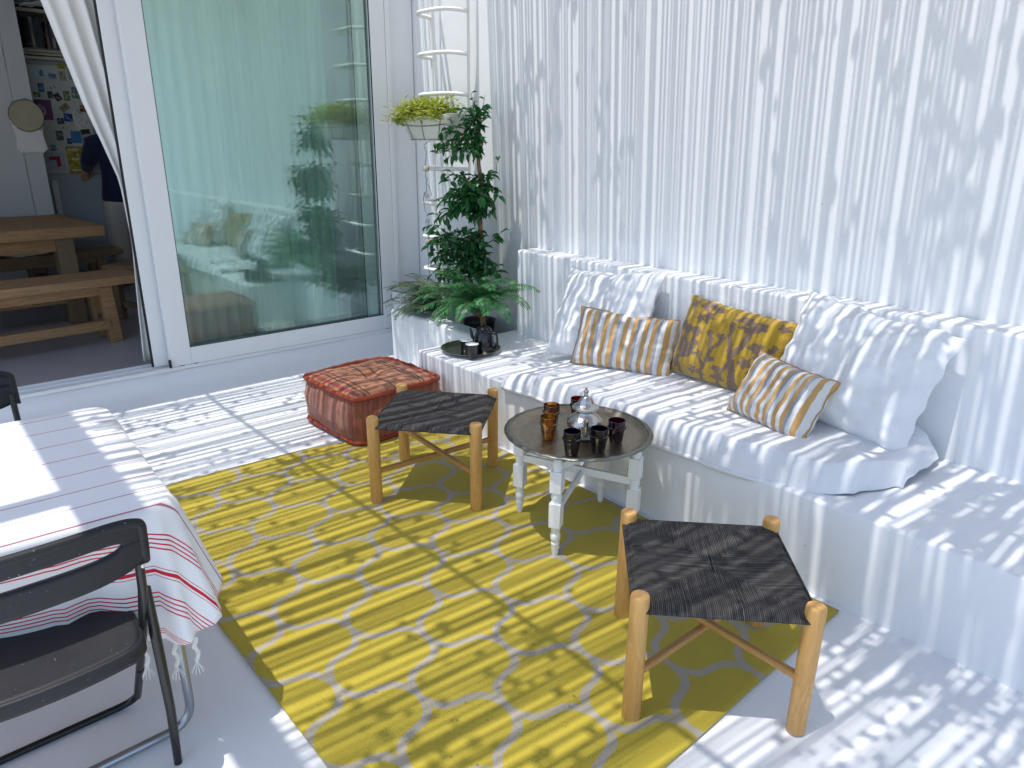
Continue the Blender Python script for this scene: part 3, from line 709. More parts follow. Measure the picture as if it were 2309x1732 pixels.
# drum and papers hung on the pillar
dr = thing("frame_drum", "round skin frame drum with jingles hanging on the white pillar", "drum", (-8.05, 1.235, 1.80), 0, None, (R(8), R(90), 0))
SKIND = plain("drum_skin", (.34, .31, .20), .6, 0, .18, 14)
b = MB(); b.lathe([(0, .0), (.128, .0), (.132, .004), (.134, -.0), (.134, -.045), (.128, -.045), (.126, -.006), (0, -.006)], 40); b.build("skin", SKIND, dr, smooth=True)
b = MB(); b.tube([(.136 * math.cos(a * PI / 16), .136 * math.sin(a * PI / 16), -.012 + .004 * (a % 2)) for a in range(33)], .0025, 5); b.build("lacing", BLACKM, dr)
for a in (40, 110, 175, 220, 300):
    b = MB(); b.tube([(.136 * math.cos(R(a)) + .014 * math.cos(q * PI / 4) * math.cos(R(a)) - .014 * math.sin(q * PI / 4) * math.sin(R(a)), .136 * math.sin(R(a)) + .014 * math.cos(q * PI / 4) * math.sin(R(a)) + .014 * math.sin(q * PI / 4) * math.cos(R(a)), -.01) for q in range(9)], .002, 4); b.build("ring", BLACKM, dr)
pp = thing("paper_bundle", "bundle of white papers hanging below the drum", "papers", (-8.085, 1.23, 1.62), 0)
for k, a in enumerate((-.12, .03, .16)):
    b = MB(); M_ = Matrix.Rotation(a, 4, 'X'); b.box(.002 + .004 * k, .005 + .004 * k, -.10, .11, -.13, .16, M_); b.build("sheet", PAPER, pp)

# rustic table, benches and stool
def legged(name, label, cat, loc, rz, L, D, H, top, leg, rail=True, inset=.25, m=RUST, md=RUSTD, splay=0, group=None):
    t = thing(name, label, cat, loc, rz, group)
    b = MB()
    b.grid(lambda u, v: (0, 0, 0), 1, 1) if False else None
    rr = random.Random(len(label))
    n = 24
    def ring(z, e): return [(-D / 2 + e * rr.uniform(0, .012), 0, z)]
    # board with uneven live edges
    vs = []; fs = []
    for i in range(n + 1):
        y = lerp(-L / 2, L / 2, i / n); w1 = D / 2 + .012 * nz(y, 1, 0, 3); w2 = D / 2 + .012 * nz(y, 5, 0, 3)
        vs += [(-w1, y, H - top + .004 * nz(y, 2)), (w2, y, H - top + .006 * nz(y, 3, 0, 5)), (w2 - .006, y, H + .004 * nz(y, 4, 0, 3)), (-w1 + .006, y, H + .004 * nz(y, 8, 0, 3))]
    for i in range(n):
        for k in range(4): fs.append((i * 4 + k, i * 4 + (k + 1) % 4, i * 4 + 4 + (k + 1) % 4, i * 4 + 4 + k))
    fs += [(3, 2, 1, 0), (n * 4, n * 4 + 1, n * 4 + 2, n * 4 + 3)]
    b.add(vs, fs); b.build("top", m, t, bev=.006)
    for sy in (-1, 1):
        for sx in (-1, 1):
            b = MB(); cx, cy = sx * (D / 2 - leg * .75), sy * (L / 2 - inset)
            h = H - top
            M_ = Matrix.Translation((cx, cy, h)) @ Matrix.Rotation(-splay * sx * -1, 4, 'Y') @ Matrix.Rotation(splay * sy * 1.0, 4, 'X')
            b.box(-leg / 2, leg / 2, -leg / 2, leg / 2, -h / math.cos(splay) ** 2 + .004, 0, M_); b.build("leg", md if m is RUST and cat == "table" else m, t, bev=.006)
        if rail:
            b = MB(); cy = sy * (L / 2 - inset) + sy * splay * .3 * H; b.box(-D / 2 + leg, D / 2 - leg, cy - leg * .3, cy + leg * .3, H * .22, H * .22 + leg * .8); b.build("stretcher", md, t, bev=.004)
            b = MB(); b.box(-D / 2 + leg, D / 2 - leg, cy - leg * .4, cy + leg * .4, H - top - leg, H - top - .001); b.build("apron", md, t, bev=.004)
    if rail:
        b = MB(); b.box(D / 2 - leg * 1.1, D / 2 - leg * .4, -L / 2 + inset, L / 2 - inset, H * .22, H * .22 + leg * .8); b.build("long_rail", m, t, bev=.005)
        b = MB(); b.box(D / 2 - leg * 1.1, D / 2 - leg * .5, -L / 2 + inset, L / 2 - inset, H - top - leg * .8, H - top - .001); b.build("long_apron", m, t, bev=.005)
    return t
legged("rustic_table", "heavy old plank dining table inside the kitchen doorway", "table", (-7.23, .28, .146), R(4), 2.2, 1.26, .784, .085, .13, True, .30)
legged("rustic_bench", "weathered orange wood bench nearest the doorway", "bench", (-5.93, .35, .146), R(6), 2.15, .41, .494, .06, .085, True, .26, splay=.07)
legged("rustic_bench", "dark wooden bench on the far side of the rustic table", "bench", (-8.22 + .62, .62, .146), R(5), 2.2, .34, .474, .05, .08, True, .2, RUSTD)
legged("rustic_stool", "wooden stool half hidden behind the door curtain", "stool", (-6.62, 1.62, .146), R(35), .46, .34, .474, .05, .06, True, .09, RUSTD, splay=.06)
b = MB(); b.box(-.11, .11, -.15, .15, 0, .035); tag(b.build("book", PAPER, loc=(-7.62, .95, .622), rot=(0, 0, .5), bev=.003), "thick book with white page edges lying on the far bench", "book")

# ------------------------------------------------------------------ person at the fridge
def skinned(name, m, parent, verts, edges, root=0, sub=1):
    me = bpy.data.meshes.new(name); me.from_pydata([v[0] for v in verts], edges, []); me.update()
    o = bpy.data.objects.new(name, me); COL.objects.link(o); o.parent = parent; me.materials.append(m)
    md = o.modifiers.new("skin", 'SKIN'); md.use_smooth_shade = True
    for i, v in enumerate(verts):
        r = v[1]; me.skin_vertices[0].data[i].radius = (r if isinstance(r, tuple) else (r, r)); me.skin_vertices[0].data[i].use_root = (i == root)
    sm = o.modifiers.new("sub", 'SUBSURF'); sm.levels = sub; sm.render_levels = sub
    return o
pr = thing("person", "person in navy jumper and pale trousers reaching to the freezer door", "person", (-8.20, 1.97, .146), R(90))
# local: +Y faces the fridge, -X is towards the dining room (left in view)
def blob(name, m, parent, chains, vox, flat=()):
    b = MB()
    for k, (pts, rs) in enumerate(chains):
        c = MB(); P = [Vector(q) for q in pts]; fine = []; fr = []
        for a in range(len(P) - 1):
            for q in range(6): t = q / 6; fine.append(P[a].lerp(P[a + 1], t)); fr.append(lerp(rs[a], rs[a + 1], t * t * (3 - 2 * t)))
        fine.append(P[-1]); fr.append(rs[-1])
        c.tube([fine[0] + (fine[0] - fine[1]).normalized() * fr[0] * .45] + fine + [fine[-1] + (fine[-1] - fine[-2]).normalized() * fr[-1] * .5], [fr[0] * .5] + fr + [fr[-1] * .4], 14)
        if k in flat: c.v = [Vector((p.x, p.y * .68, p.z)) for p in c.v]
        b.add(c.v, c.f)
    o = b.build(name, m, parent, smooth=True, auto=False)
    md = o.modifiers.new("remesh", 'REMESH'); md.mode = 'VOXEL'; md.voxel_size = vox; md.use_smooth_shade = True
    return o
ch_ = [([(0, 0, .95), (0, 0, 1.15), (0, 0, 1.36), (0, 0, 1.47), (0, 0, 1.52), (0, .01, 1.60)], [.15, .13, .16, .15, .075, .06]),
       ([(0, .015, 1.60), (0, .03, 1.66), (0, .03, 1.76), (0, .02, 1.82)], [.06, .080, .092, .072]), ([(0, .10, 1.67), (0, .125, 1.69), (0, .115, 1.72)], [.012, .016, .009]),
       ([(-.085, .02, 1.70), (-.098, .015, 1.73)], [.012, .016]), ([(.085, .02, 1.70), (.098, .015, 1.73)], [.012, .016])]
for sx, el, wr_, pm in ((-1, (-.245, .08, 1.27), (-.25, .25, 1.165), (-.25, .31, 1.135)), (1, (.24, .0, 1.18), (.25, .06, .94), (.25, .075, .87))):
    ch_.append(([(sx * .15, 0, 1.44), (sx * .195, 0, 1.42), el, wr_, pm], [.06, .058, .043, .028, .036]))
    dd = (Vector(pm) - Vector(wr_)).normalized()
    for dx, L in ((-.026, .072), (-.009, .080), (.009, .076), (.026, .060)):
        q = Vector(pm) + Vector((dx, 0, 0)) + dd * .02; q2 = q + dd * L * .5 + Vector((dx * .15, 0, -L * .2)); ch_.append(([q, q2, q2 + dd * L * .15 + Vector((0, 0, -L * .45))], [.0105, .0095, .008]))
    q = Vector(pm) - dd * .02 + Vector((-sx * .03, 0, 0)); ch_.append(([q, q + dd * .025 + Vector((-sx * .025, 0, -.01)), q + dd * .05 + Vector((-sx * .030, 0, -.03))], [.013, .011, .009]))
    ch_.append(([(sx * .09, 0, .95), (sx * .10, .0, .85), (sx * .11, .01, .50), (sx * .11, -.01, .09), (sx * .11, .10, .05)], [.10, .095, .062, .042, .035]))
blob("body", SKINC, pr, ch_, .007, (0,))
blob("jumper", NAVY, pr, [([(0, 0, .88), (0, 0, 1.12), (0, 0, 1.36), (0, 0, 1.46), (0, 0, 1.51)], [.205, .175, .20, .175, .105]),
     ([(-.12, 0, 1.43), (-.195, 0, 1.42), (-.245, .08, 1.27), (-.25, .215, 1.185)], [.08, .085, .075, .055]), ([(.12, 0, 1.43), (.195, 0, 1.42), (.24, 0, 1.18), (.25, .05, .98)], [.08, .085, .075, .055])], .012, (0,))
blob("trousers", BEIGE, pr, [([(0, 0, .84), (0, 0, .92)], [.185, .18]), ([(-.09, 0, .84), (-.11, .01, .50), (-.11, -.005, .09)], [.125, .10, .085]), ([(.09, 0, .84), (.11, .01, .50), (.11, -.005, .09)], [.125, .10, .085])], .012, (0,))
b = MB(); b.grid(lambda u, v: (.088 * math.sin(v * PI * .62) * math.cos(u * 2 * PI), .012 + .105 * math.sin(v * PI * .62) * math.sin(u * 2 * PI), 1.775 + .115 * math.cos(v * PI * .62)), 20, 10, True)
b.build("hair", HAIR, pr, smooth=True)
b = MB(); b.box(-.03, .03, -.02, .02, -.02, .02)
for sx in (-1, 1):
    b = MB(); b.lathe([(0, -.05), (.045, -.045), (.05, 0), (.04, .04), (0, .06)], 14); b.v = [Vector((sx * .11 + p.x, .06 + p.y * 2.6, .05 + p.z * .8)) for p in b.v]; b.build("shoe", RUBBER, pr, smooth=True)

# ------------------------------------------------------------------ rug
b = MB(); nx, ny = 120, 80
xb = [(.60, -3.425), (.81, -3.42), (1.46, -3.39), (1.98, -3.275), (2.33, -3.15)]
def rugf(u, v):
    y = lerp(.612, 2.332, v) + .006 * nz(u * 9, 1); x0 = interp(y, xb); x = lerp(x0, -.818, u) + .004 * nz(y * 3, 5)
    e = min(u, 1 - u, v, 1 - v)
    return (x, y, .006 + .0025 * (nz(x, y, 0, 2.5) + 1) + (.004 * (1 - min(1, e / .03)) * abs(nz(x, y, 4, 5))))
b.grid(rugf, nx, ny)
tag(b.build("rug", RUG, smooth=True, auto=False, solid=.007), "yellow outdoor rug with a pale grey trellis pattern on the white floor", "rug")

# ------------------------------------------------------------------ low stools with cord seats
def make_stool(label, loc, rz):
    t = thing("cord_stool", label, "stool", loc, rz, "low wooden stools with dark cord seats")
    a = .236; H = .425; r = .0275
    for sx in (-1, 1):
        for sy in (-1, 1):
            b = MB(); b.lathe([(0, 0), (r * .9, 0), (r, .004), (r, H - .012), (r * .93, H - .003), (r * .8, H), (0, H)], 24, (sx * a, sy * a, 0))
            b.v = [p + Vector((.0015 * nz(p.x * 40, p.z * 5), 0, 0)) for p in b.v]
            b.build("leg", TEAK, t, smooth=True)
    n = 56
    def top(u, v):
        x, y = lerp(-1, 1, u), lerp(-1, 1, v)
        h = a + .012
        def edge(q): return q * h
        X, Y = edge(x), edge(y)
        # corners are notched round the legs
        cx, cy = abs(x), abs(y)
        m_ = max(cx, cy)
        z = .398 - .012 * (1 - max(cx, cy) ** 2) - max(0, (m_ - .90) / .10) ** 2 * .014
        z += .0012 * nz(x * 14, y * 14)
        k = max(0, min(cx, cy) - .86) / .14
        if k > 0:
            X *= 1 - .115 * k * (1 if cx <= cy + .001 else 1); Y *= 1 - .115 * k
        return (X, Y, z)
    b = MB(); b.grid(top, n, n)
    # turned-under sides
    def side(ax, s):
        def f(u, v):
            q = lerp(-.89, .89, u); e = a + .012
            ang = v * PI * .75
            out = e + .010 * math.sin(ang) - .014 * (v > .7) * (v - .7) / .3; z = .387 - .018 * (1 - math.cos(ang)) * .5 - .002 * v
            return (s * out, q * e, z) if ax == 0 else (q * e, s * out, z)
        b.grid(f, 40, 6)
    for ax in (0, 1):
        for s in (-1, 1): side(ax, s)
    b.grid(lambda u, v: (lerp(-.9, .9, u) * a, lerp(-.9, .9, v) * a, .373), 6, 6)
    b.build("seat", CORD, t, smooth=True, auto=False)
    for k, (sx, z) in enumerate(((1, .155), (-1, .178))):
        b = MB(); p, q = Vector((-a * sx, -a, z)), Vector((a * sx, a, z)); d = (q - p).normalized()
        o = MB(); L = (q - p).length; o.tube([(-L / 2, 0, 0), (L / 2, 0, 0)], .0135, 12)
        ob = o.build("cross_bar", TEAKR, t, smooth=True, loc=(p + q) / 2, rot=(0, 0, math.atan2(d.y, d.x)))
    return t
st = make_stool("wooden stool with dark woven cord seat at the rug's right corner, nearest the viewer", (-.985, 1.705, .008), R(43.3))
st.location.z = .004
s2 = dup(st, (-2.589, 1.826, .010), R(40.8), "wooden stool with dark woven cord seat between the red pouf and the tray table")

# ------------------------------------------------------------------ tea table
tt = thing("tea_table_stand", "white turned wood folding stand under the round tray", "table stand", (-1.87, 2.04, .009))
legp = [(-.215, -.096), (.138, -.262), (-.060, .245), (.262, .10), (-.245, .262), (.07, -.02)]
legp = [(.262 * math.cos(R(a)), .262 * math.sin(R(a))) for a in (203, 297, 105, 22, 150, 60)]
for i, (x, y) in enumerate(legp[:5] + [legp[5]]):
    b = MB(); H = .435
    pr_ = [(.010, 0), (.013, .012), (.017, .05), (.019, .062), (.015, .066), (.020, .078), (.021, .10), (.016, .108), (.019, .116), (.019, .130), (.024, .14)]
    b.lathe([(0, 0)] + pr_, 18, (x, y, 0))
    M_ = Matrix.Translation((x, y, 0)) @ Matrix.Rotation(math.atan2(y, x), 4, 'Z')
    b.box(-.0245, .0245, -.0245, .0245, .136, .245, M_)
    b.lathe([(.023, .243), (.019, .252), (.022, .262), (.022, .278), (.018, .284), (.023, .293)], 18, (x, y, 0))
    b.box(-.0245, .0245, -.0245, .0245, .29, .385 if i % 2 else H, M_)
    if i % 2: b.lathe([(.023, .383), (.018, .39), (.022, .40), (.019, .42), (.016, .435)], 18, (x, y, 0))
    b.build("leg", CHIP, tt, bev=.003, smooth=True)
def bar(i, j, z0, z1, w=.016, h=.034):
    p, q = Vector((*legp[i], z0)), Vector((*legp[j], z1)); d = q - p; L = d.length
    b = MB(); M_ = Matrix.Translation((p + q) / 2) @ Vector((1, 0, 0)).rotation_difference(d).to_matrix().to_4x4()
    b.box(-L / 2, L / 2, -w / 2, w / 2, -h / 2, h / 2, M_); b.build("cross_bar", CHIP, tt, bev=.002)
bar(0, 3, .275, .275); bar(1, 4, .19, .335); bar(4, 3, .36, .37); bar(2, 1, .33, .20); bar(1, 5, .40, .40, .02, .03); bar(4, 0, .39, .39)
ty = thing("round_tray", "large round engraved brass tray on the white stand", "tray", (-1.865, 2.04, .444))
b = MB(); b.lathe([(0, 0), (.20, 0), (.245, .002), (.262, .004), (.275, .010), (.288, .022), (.291, .0235), (.288, .019), (.276, .006), (.262, -.001), (.20, -.004), (0, -.004)], 72)
b.build("plate", TRAY, ty, smooth=True)
b = MB()
n = 72
def rimf(u, v):
    a = u * 2 * PI; r = .289 + .0225 * v; z = .0225 + .0045 * math.sin(v * PI) - .004 * v + .0012 * math.sin(a * 30)
    return (r * math.cos(a), r * math.sin(a), z)
b.grid(rimf, 144, 5, True); b.build("rim", DARKRIM, ty, smooth=True, solid=.003)

def tumbler(loc, c, label, bottom=None):
    t = thing("tea_glass", label, "glass", loc, random.uniform(0, 3), "coloured Moroccan tea glasses on the round tray")
    m = m_tumbler("tinted_tea_glass", c)
    b = MB(); o_ = [(0, 0), (.0215, 0), (.0225, .003), (.0255, .030), (.0285, .056), (.0335, .063), (.0335, .067), (.0290, .070), (.0300, .096)]
    i_ = [(.0282, .096), (.0270, .070), (.0255, .056), (.0225, .030), (.0190, .008), (0, .007)]
    b.lathe([(a_ * 1.17, b_ * .99) for a_, b_ in o_ + i_], 20); b.build("bowl", m, t, smooth=True)
    b = MB(); b.tube([(.0340 * math.cos(2 * PI * k / 24), .0340 * math.sin(2 * PI * k / 24), .0950) for k in range(25)], .0011, 6, False); b.build("lip", m_tumbler("glass_lip", tuple(.5 + .5 * x for x in c)), t, smooth=True)
    return t
zt = .4485
tumbler((-1.934 + .02, 1.892 + .02, zt), (.97, .66, .14), "amber tea glass at the front left of the round tray")
tumbler((-2.005, 2.018, zt), (.75, .45, .22), "smoky brown tea glass behind the amber one")
tumbler((-1.742, 1.872, zt), (.035, .045, .13), "midnight blue tea glass at the tray's near edge")
tumbler((-1.693, 1.975, zt), (.05, .045, .10), "near black blue tea glass right of the teapot spout")
tumbler((-1.705, 2.095, zt), (.24, .02, .16), "deep purple tea glass on the right of the tray")
tumbler((-1.985, 2.165, zt), (.42, .01, .02), "ruby red tea glass behind the teapot")

tp = thing("teapot", "engraved silver Moroccan teapot with domed lid and finial", "teapot", (-1.825, 2.035, zt), R(-45))
tp.scale = (1.1, 1.1, .9)
b = MB(); b.lathe([(0, 0), (.040, 0), (.043, .006), (.034, .012), (.036, .022), (.056, .042), (.068, .064), (.067, .082), (.052, .102), (.037, .116), (.034, .126), (.041, .136), (.050, .142), (.050, .147), (0, .147)], 40)
b.v = [Vector((p.x * 1.0 * (1 + .012 * math.cos(10 * math.atan2(p.y, p.x))), p.y * (1 + .012 * math.cos(10 * math.atan2(p.y, p.x))), p.z)) for p in b.v]
b.build("pot", SILVER, tp, smooth=True)
b = MB(); b.lathe([(.0, .146), (.048, .146), (.047, .152), (.038, .158), (.030, .164), (.026, .178), (.020, .192), (.012, .200), (.007, .204), (.009, .209), (.006, .213), (.010, .219), (.0105, .223), (.006, .229), (.004, .233), (.0055, .238), (0, .242)], 32)
b.v = [Vector((p.x * (1 + .05 * math.cos(8 * math.atan2(p.y, p.x)) * (p.z > .163) * (p.z < .2)), p.y * (1 + .05 * math.cos(8 * math.atan2(p.y, p.x)) * (p.z > .163) * (p.z < .2)), p.z)) for p in b.v]
b.build("lid", SILVER, tp, smooth=True)
b = MB(); b.tube(bend([(.045, 0, .045), (.085, 0, .055), (.088, 0, .10), (.105, 0, .135), (.118, 0, .135)], .03), [.013] * 4 + [.010] * 8 + [.0065] * 30, 10)
b.v = b.v
b = MB(); pts = bend([(.045, 0, .045), (.082, 0, .05), (.085, 0, .10), (.098, 0, .13), (.112, 0, .128)], .03); nn = len(pts)
b.tube(pts, [lerp(.0135, .0055, i / (nn - 1)) for i in range(nn)], 12); b.build("spout", SILVER, tp, smooth=True)
b = MB(); b.tube(bend([(-.04, 0, .128), (-.075, 0, .142), (-.105, 0, .11), (-.10, 0, .06), (-.055, 0, .05)], .03), .0055, 10); b.build("handle", SILVER, tp, smooth=True)

# ------------------------------------------------------------------ pouf
pf = thing("floor_pouf", "square red striped kilim floor pouf beside the white bench", "pouf", (-3.515, 2.02, .006), R(2))
w, h = .295, .275
def pside(u, v):
    a = u * 4; k = int(a) % 4; f = a - int(a)
    c = [(-1, -1), (1, -1), (1, 1), (-1, 1)]; p, q = c[k], c[(k + 1) % 4]
    x, y = lerp(p[0], q[0], f), lerp(p[1], q[1], f)
    rr = (abs(x) ** 9 + abs(y) ** 9) ** (1 / 9)
    bul = .028 * math.sin(v * PI) * (1 - abs(2 * f - 1) ** 4) + .006 * math.sin(v * PI) + .012 * nz(x * 3, y * 3, v * 4)
    s = (w + bul) / rr
    return (x * s, y * s, .015 + v * (h - .02) + .008 * nz(x * 2, y * 2, 4))
b = MB(); b.grid(pside, 96, 14, True); b.build("side", KILIMS, pf, smooth=True, auto=False)
def ptop(u, v):
    x, y = lerp(-1, 1, u), lerp(-1, 1, v)
    e = (1 - x ** 6) * (1 - y ** 6); d = math.hypot(x * .9, y * .9)
    z = h - .004 + .034 * e ** .6 - .040 * math.exp(-(d / .20) ** 2) + .010 * nz(x * 2.5, y * 2.5, 3) + .006 * nz(x * 8, y * 5, 1)
    return (x * w * .985, y * w * .985, z)
b = MB(); b.grid(ptop, 56, 56); b.build("top", KILIM, pf, smooth=True, auto=False)
def pring(z, e):
    pts = []
    for k in range(97):
        a = k / 24; i = int(a) % 4; f = a - int(a)
        c = [(-1, -1), (1, -1), (1, 1), (-1, 1)]; p, q = c[i], c[(i + 1) % 4]; x, y = lerp(p[0], q[0], f), lerp(p[1], q[1], f)
        rr = (abs(x) ** 9 + abs(y) ** 9) ** (1 / 9)
        pts.append((x / rr * (w + e), y / rr * (w + e), z + .008 * nz(x * 3, y * 3, z * 9) + .006 * nz(x * 9, y * 9, 2)))
    return pts
for z, e in ((h + .004, .006), (.022, .004)):
    b = MB(); rg = pring(z, e); b.tube(rg, [.014 + .003 * nz(k * .8, 1) for k in range(97)], 8, False); b.build("piping", KILIMP, pf, smooth=True)
b = MB(); b.lathe([(0, 0), (.012, 0), (.014, .005), (.006, .012), (0, .012)], 12, (0, 0, h - .012)); b.build("tuft", KILIMP, pf, smooth=True)

# ------------------------------------------------------------------ mattress and cushions on the bench
ma = thing("bench_mattress", "long thin white linen mattress lying on the bench seat", "mattress")
def matt(u, v):
    x = lerp(-2.76, -.80, u)
    fr_ = interp(x, [(-2.8, 2.43), (-2.72, 2.352), (-1.3, 2.356), (-1.0, 2.42), (-.9, 2.50), (-.82, 2.70)]); bk = interp(x, [(-2.8, 3.00), (-2.7, 3.11), (-.95, 3.11), (-.84, 3.06)])
    y = lerp(fr_, bk, v)
    ex = min((x + 2.77) / .30, (-.795 - x) / .07, 1); ex = max(0, ex) ** .5
    ey = min(1, v * (bk - fr_) / .045, (1 - v) * (bk - fr_) / .04 + .3); ey = max(0, ey) ** .5
    t_ = interp(x, [(-2.8, .085), (-1.6, .095), (-1.2, .112), (-.8, .112)]) * ex * ey
    wr = .010 * nz(x * 3.2, y * 2, 2) + .0045 * nz(x * 11, y * 7, 3)
    c = max(0, (x + 1.25) / .4); wr += c * (.020 * nz(x * 7, y * 6, 9) + .009 * nz(x * 19, y * 15, 9))
    droop = 0
    if v < .06: droop = -.020 * (1 - v / .06) * (.7 + .5 * nz(x * 5, 0, 7)) if x < -1.2 else -.006 * (1 - v / .06)
    return (x + .02 * c * nz(y * 9, x * 4, 3), y + .012 * nz(x * 4, 2, v) * (1 - v) + .018 * c * nz(x * 9, y * 3, 5), .386 + t_ + wr * ex + droop * .6)
b = MB(); b.grid(matt, 240, 90)
b.build("cover", LINEN, ma, smooth=True, auto=False)
def skirt(u, v):
    x = lerp(-2.72, -.98, u); p = matt((x + 2.76) / 1.96, 0)
    return (p[0], p[1] - .006 * math.sin(v * PI) + .004 * nz(x * 16, v * 3, 2), p[2] - v * (.024 + .012 * nz(x * 5, 1, 1)))
b = MB(); b.grid(skirt, 160, 5); b.build("hem", LINEN, ma, smooth=True, auto=False, solid=.002)
def tiesf(u, v): return (-1.02 + .16 * u, 2.83 - .07 * u + .008 * v, .478 - .055 * u + .004 * nz(u * 8, v))
b = MB(); b.grid(tiesf, 14, 2); b.build("tie", LINEN, ma, smooth=True, solid=.002)

def cushion(name, label, m, loc, rot, W_, H_, T_, seed=0, corner=.10, wr=1.0, piping=None, nn=64, colf=None, group=None, flop=0, tri=1):
    t = thing(name, label, "cushion", loc, 0, group, rot)
    b = MB()
    def f(sgn):
        def g(u, v):
            x, z = lerp(-1, 1, u), lerp(-1, 1, v)
            X = x * (1 - corner * (1 - z * z) * abs(x) ** 2.2); Z = z * (1 - corner * (1 - x * x) * abs(z) ** 2.2)
            e = max(0, (1 - x ** 4) * (1 - z ** 4)) ** .62
            th = T_ / 2 * e * (.90 + .12 * z * -1)
            n_ = .012 * nz(x * 2 + seed, z * 2, sgn) + .007 * nz(x * 5, z * 5 + seed, sgn * 2) * 1
            # radiating creases near edges
            ed = 1 - e
            n_ += .006 * ed * nz(math.atan2(z, x) * 6, seed, sgn)
            y = -sgn * (th + n_ * wr * min(1, e * 3)) 
            y += flop * (max(0, x) * max(0, z)) ** 2
            zz = (Z + 1) * H_ / 2
            return (X * W_ / 2 + .006 * wr * nz(z * 4, seed, 1) * abs(x) ** 3, y + .010 * wr * nz(x * 3, z * 3, seed + 4) , zz + .006 * wr * nz(x * 5, seed, 7) * abs(z) ** 3)
        return g
    b.grid(f(1), nn, nn); n0 = len(b.v); b.grid(f(-1), nn, nn)
    # flip back faces
    k = nn * nn; b.f = b.f[:k] + [tuple(reversed(q)) for q in b.f[k:]]
    o = b.build("cover", m, t, smooth=True, auto=False)
    if colf:
        me = o.data; ca = me.color_attributes.new("Col", 'FLOAT_COLOR', 'POINT')
        w1 = nn + 1
        for i in range(len(me.vertices)):
            j = i % n0; u, v = (j % w1) / nn, (j // w1) / nn
            c = colf(u, v, i < n0); ca.data[i].color = (*c, 1)
    if piping:
        ring = []
        for k in range(nn): ring.append(f(1)(k / nn, 0))
        for k in range(nn): ring.append(f(1)(1, k / nn))
        for k in range(nn): ring.append(f(1)(1 - k / nn, 1))
        for k in range(nn + 1): ring.append(f(1)(0, 1 - k / nn))
        p = MB(); p.tube(ring, .0045, 6, False); p.build("piping", piping, t, smooth=True)
    return t
WG = "big white bench cushions"
cushion("white_cushion", "big plain white square cushion behind the left striped cushion", LINEN2, (-2.54, 2.84, .455), (R(-27), R(-6), R(0)), .70, .54, .24, 1, .08, 1.9, group=WG)
cushion("white_cushion", "big plain white cushion slumped at the right end of the mattress", LINEN2, (-1.19, 2.845, .47), (R(-24), R(6), R(-4)), .66, .54, .28, 5, .07, 2.2, group=WG, flop=.04)
SP = plain("tan_edge", (.40, .24, .10), .8, 0, .2, 30)
cushion("striped_cushion", "tan grey and white striped lumbar cushion at the left of the yellow flowered one", STR1, (-2.296, 2.80, .462), (R(-22), R(2), R(22)), .545, .315, .165, 9, .05, .8, SP, group="striped lumbar cushions")
cushion("striped_cushion", "smaller striped cushion leaning forward between the yellow and the right white cushion", STR2, (-1.372, 2.655, .468), (R(-30), R(3), R(-15)), .425, .30, .18, 14, .07, .9, SP, group="striped lumbar cushions")
# ikat flower drawing
strokes = []
def st_(pts, w): strokes.append((pts, w * 1.35))
st_([(.73, .0), (.70, .15), (.655, .30), (.60, .42), (.545, .62), (.53, .80)], .016); st_([(.60, .42), (.66, .55), (.70, .72), (.71, .84)], .022)
st_([(.66, .02), (.66, .20), (.63, .36)], .022); st_([(.55, .0), (.535, .12), (.57, .22), (.62, .34)], .014)
st_([(.40, .0), (.385, .14), (.42, .26), (.425, .42), (.40, .55), (.36, .62)], .014); st_([(.425, .42), (.48, .54), (.50, .60)], .012); st_([(.40, .22), (.32, .33)], .012); st_([(.42, .30), (.47, .33)], .014)
st_([(.84, .36), (.88, .52), (.93, .66)], .018); st_([(.86, .46), (.94, .52)], .014); st_([(.80, .30), (.86, .42)], .014)
st_([(.16, .0), (.14, .12), (.10, .22)], .016)
blobs = [(.18, .48, .075, .16), (.22, .34, .05, .07), (.13, .33, .045, .08), (.24, .92, .05, .05), (.30, .80, .035, .06), (.33, .92, .06, .035), (.22, .76, .03, .05), (.62, .88, .08, .035), (.66, .80, .055, .045), (.76, .84, .045, .05), (.80, .60, .06, .045), (.74, .40, .045, .05), (.52, .22, .045, .03), (.54, .12, .05, .03), (.38, .10, .03, .03), (.06, .62, .03, .05), (.10, .90, .03, .05), (.09, .12, .04, .04), (.93, .90, .035, .04), (.90, .30, .03, .06), (.82, .14, .035, .05), (.47, .62, .03, .03), (.36, .62, .03, .02), (.33, .34, .03, .03), (.30, .12, .03, .04), (.83, .50, .03, .06)]
holes = [(.175, .50, .028, .07), (.28, .90, .02, .012), (.645, .815, .02, .012)]
def ikat(u, v, front):
    if not front: return (.60, .57, .50)
    ju = u + .012 * nz(u * 60, v * 18, 1) + .006 * nz(u * 200, v * 60, 2); jv = v + .02 * nz(u * 20, v * 30, 5)
    d = 9
    for pts, w in strokes:
        for (a, b_), (c, e) in zip(pts, pts[1:]):
            vx, vy = c - a, e - b_; L = vx * vx + vy * vy; t = max(0, min(1, ((ju - a) * vx + (jv - b_) * vy) / L))
            d = min(d, math.hypot((ju - a - t * vx) * 1.0, (jv - b_ - t * vy) * .66) - w)
    for (a, b_, rx, ry) in blobs:
        q = math.hypot((ju - a) / rx / 1.25, (jv - b_) / ry / 1.25); q += .25 * math.sin(5 * math.atan2(jv - b_, ju - a))
        d = min(d, (q - 1) * .03)
    for (a, b_, rx, ry) in holes:
        if math.hypot((ju - a) / rx, (jv - b_) / ry) < 1: d = 1
    br = (.22, .14, .095); ye = (.50, .31, .02)
    return br if d < 0 else ye
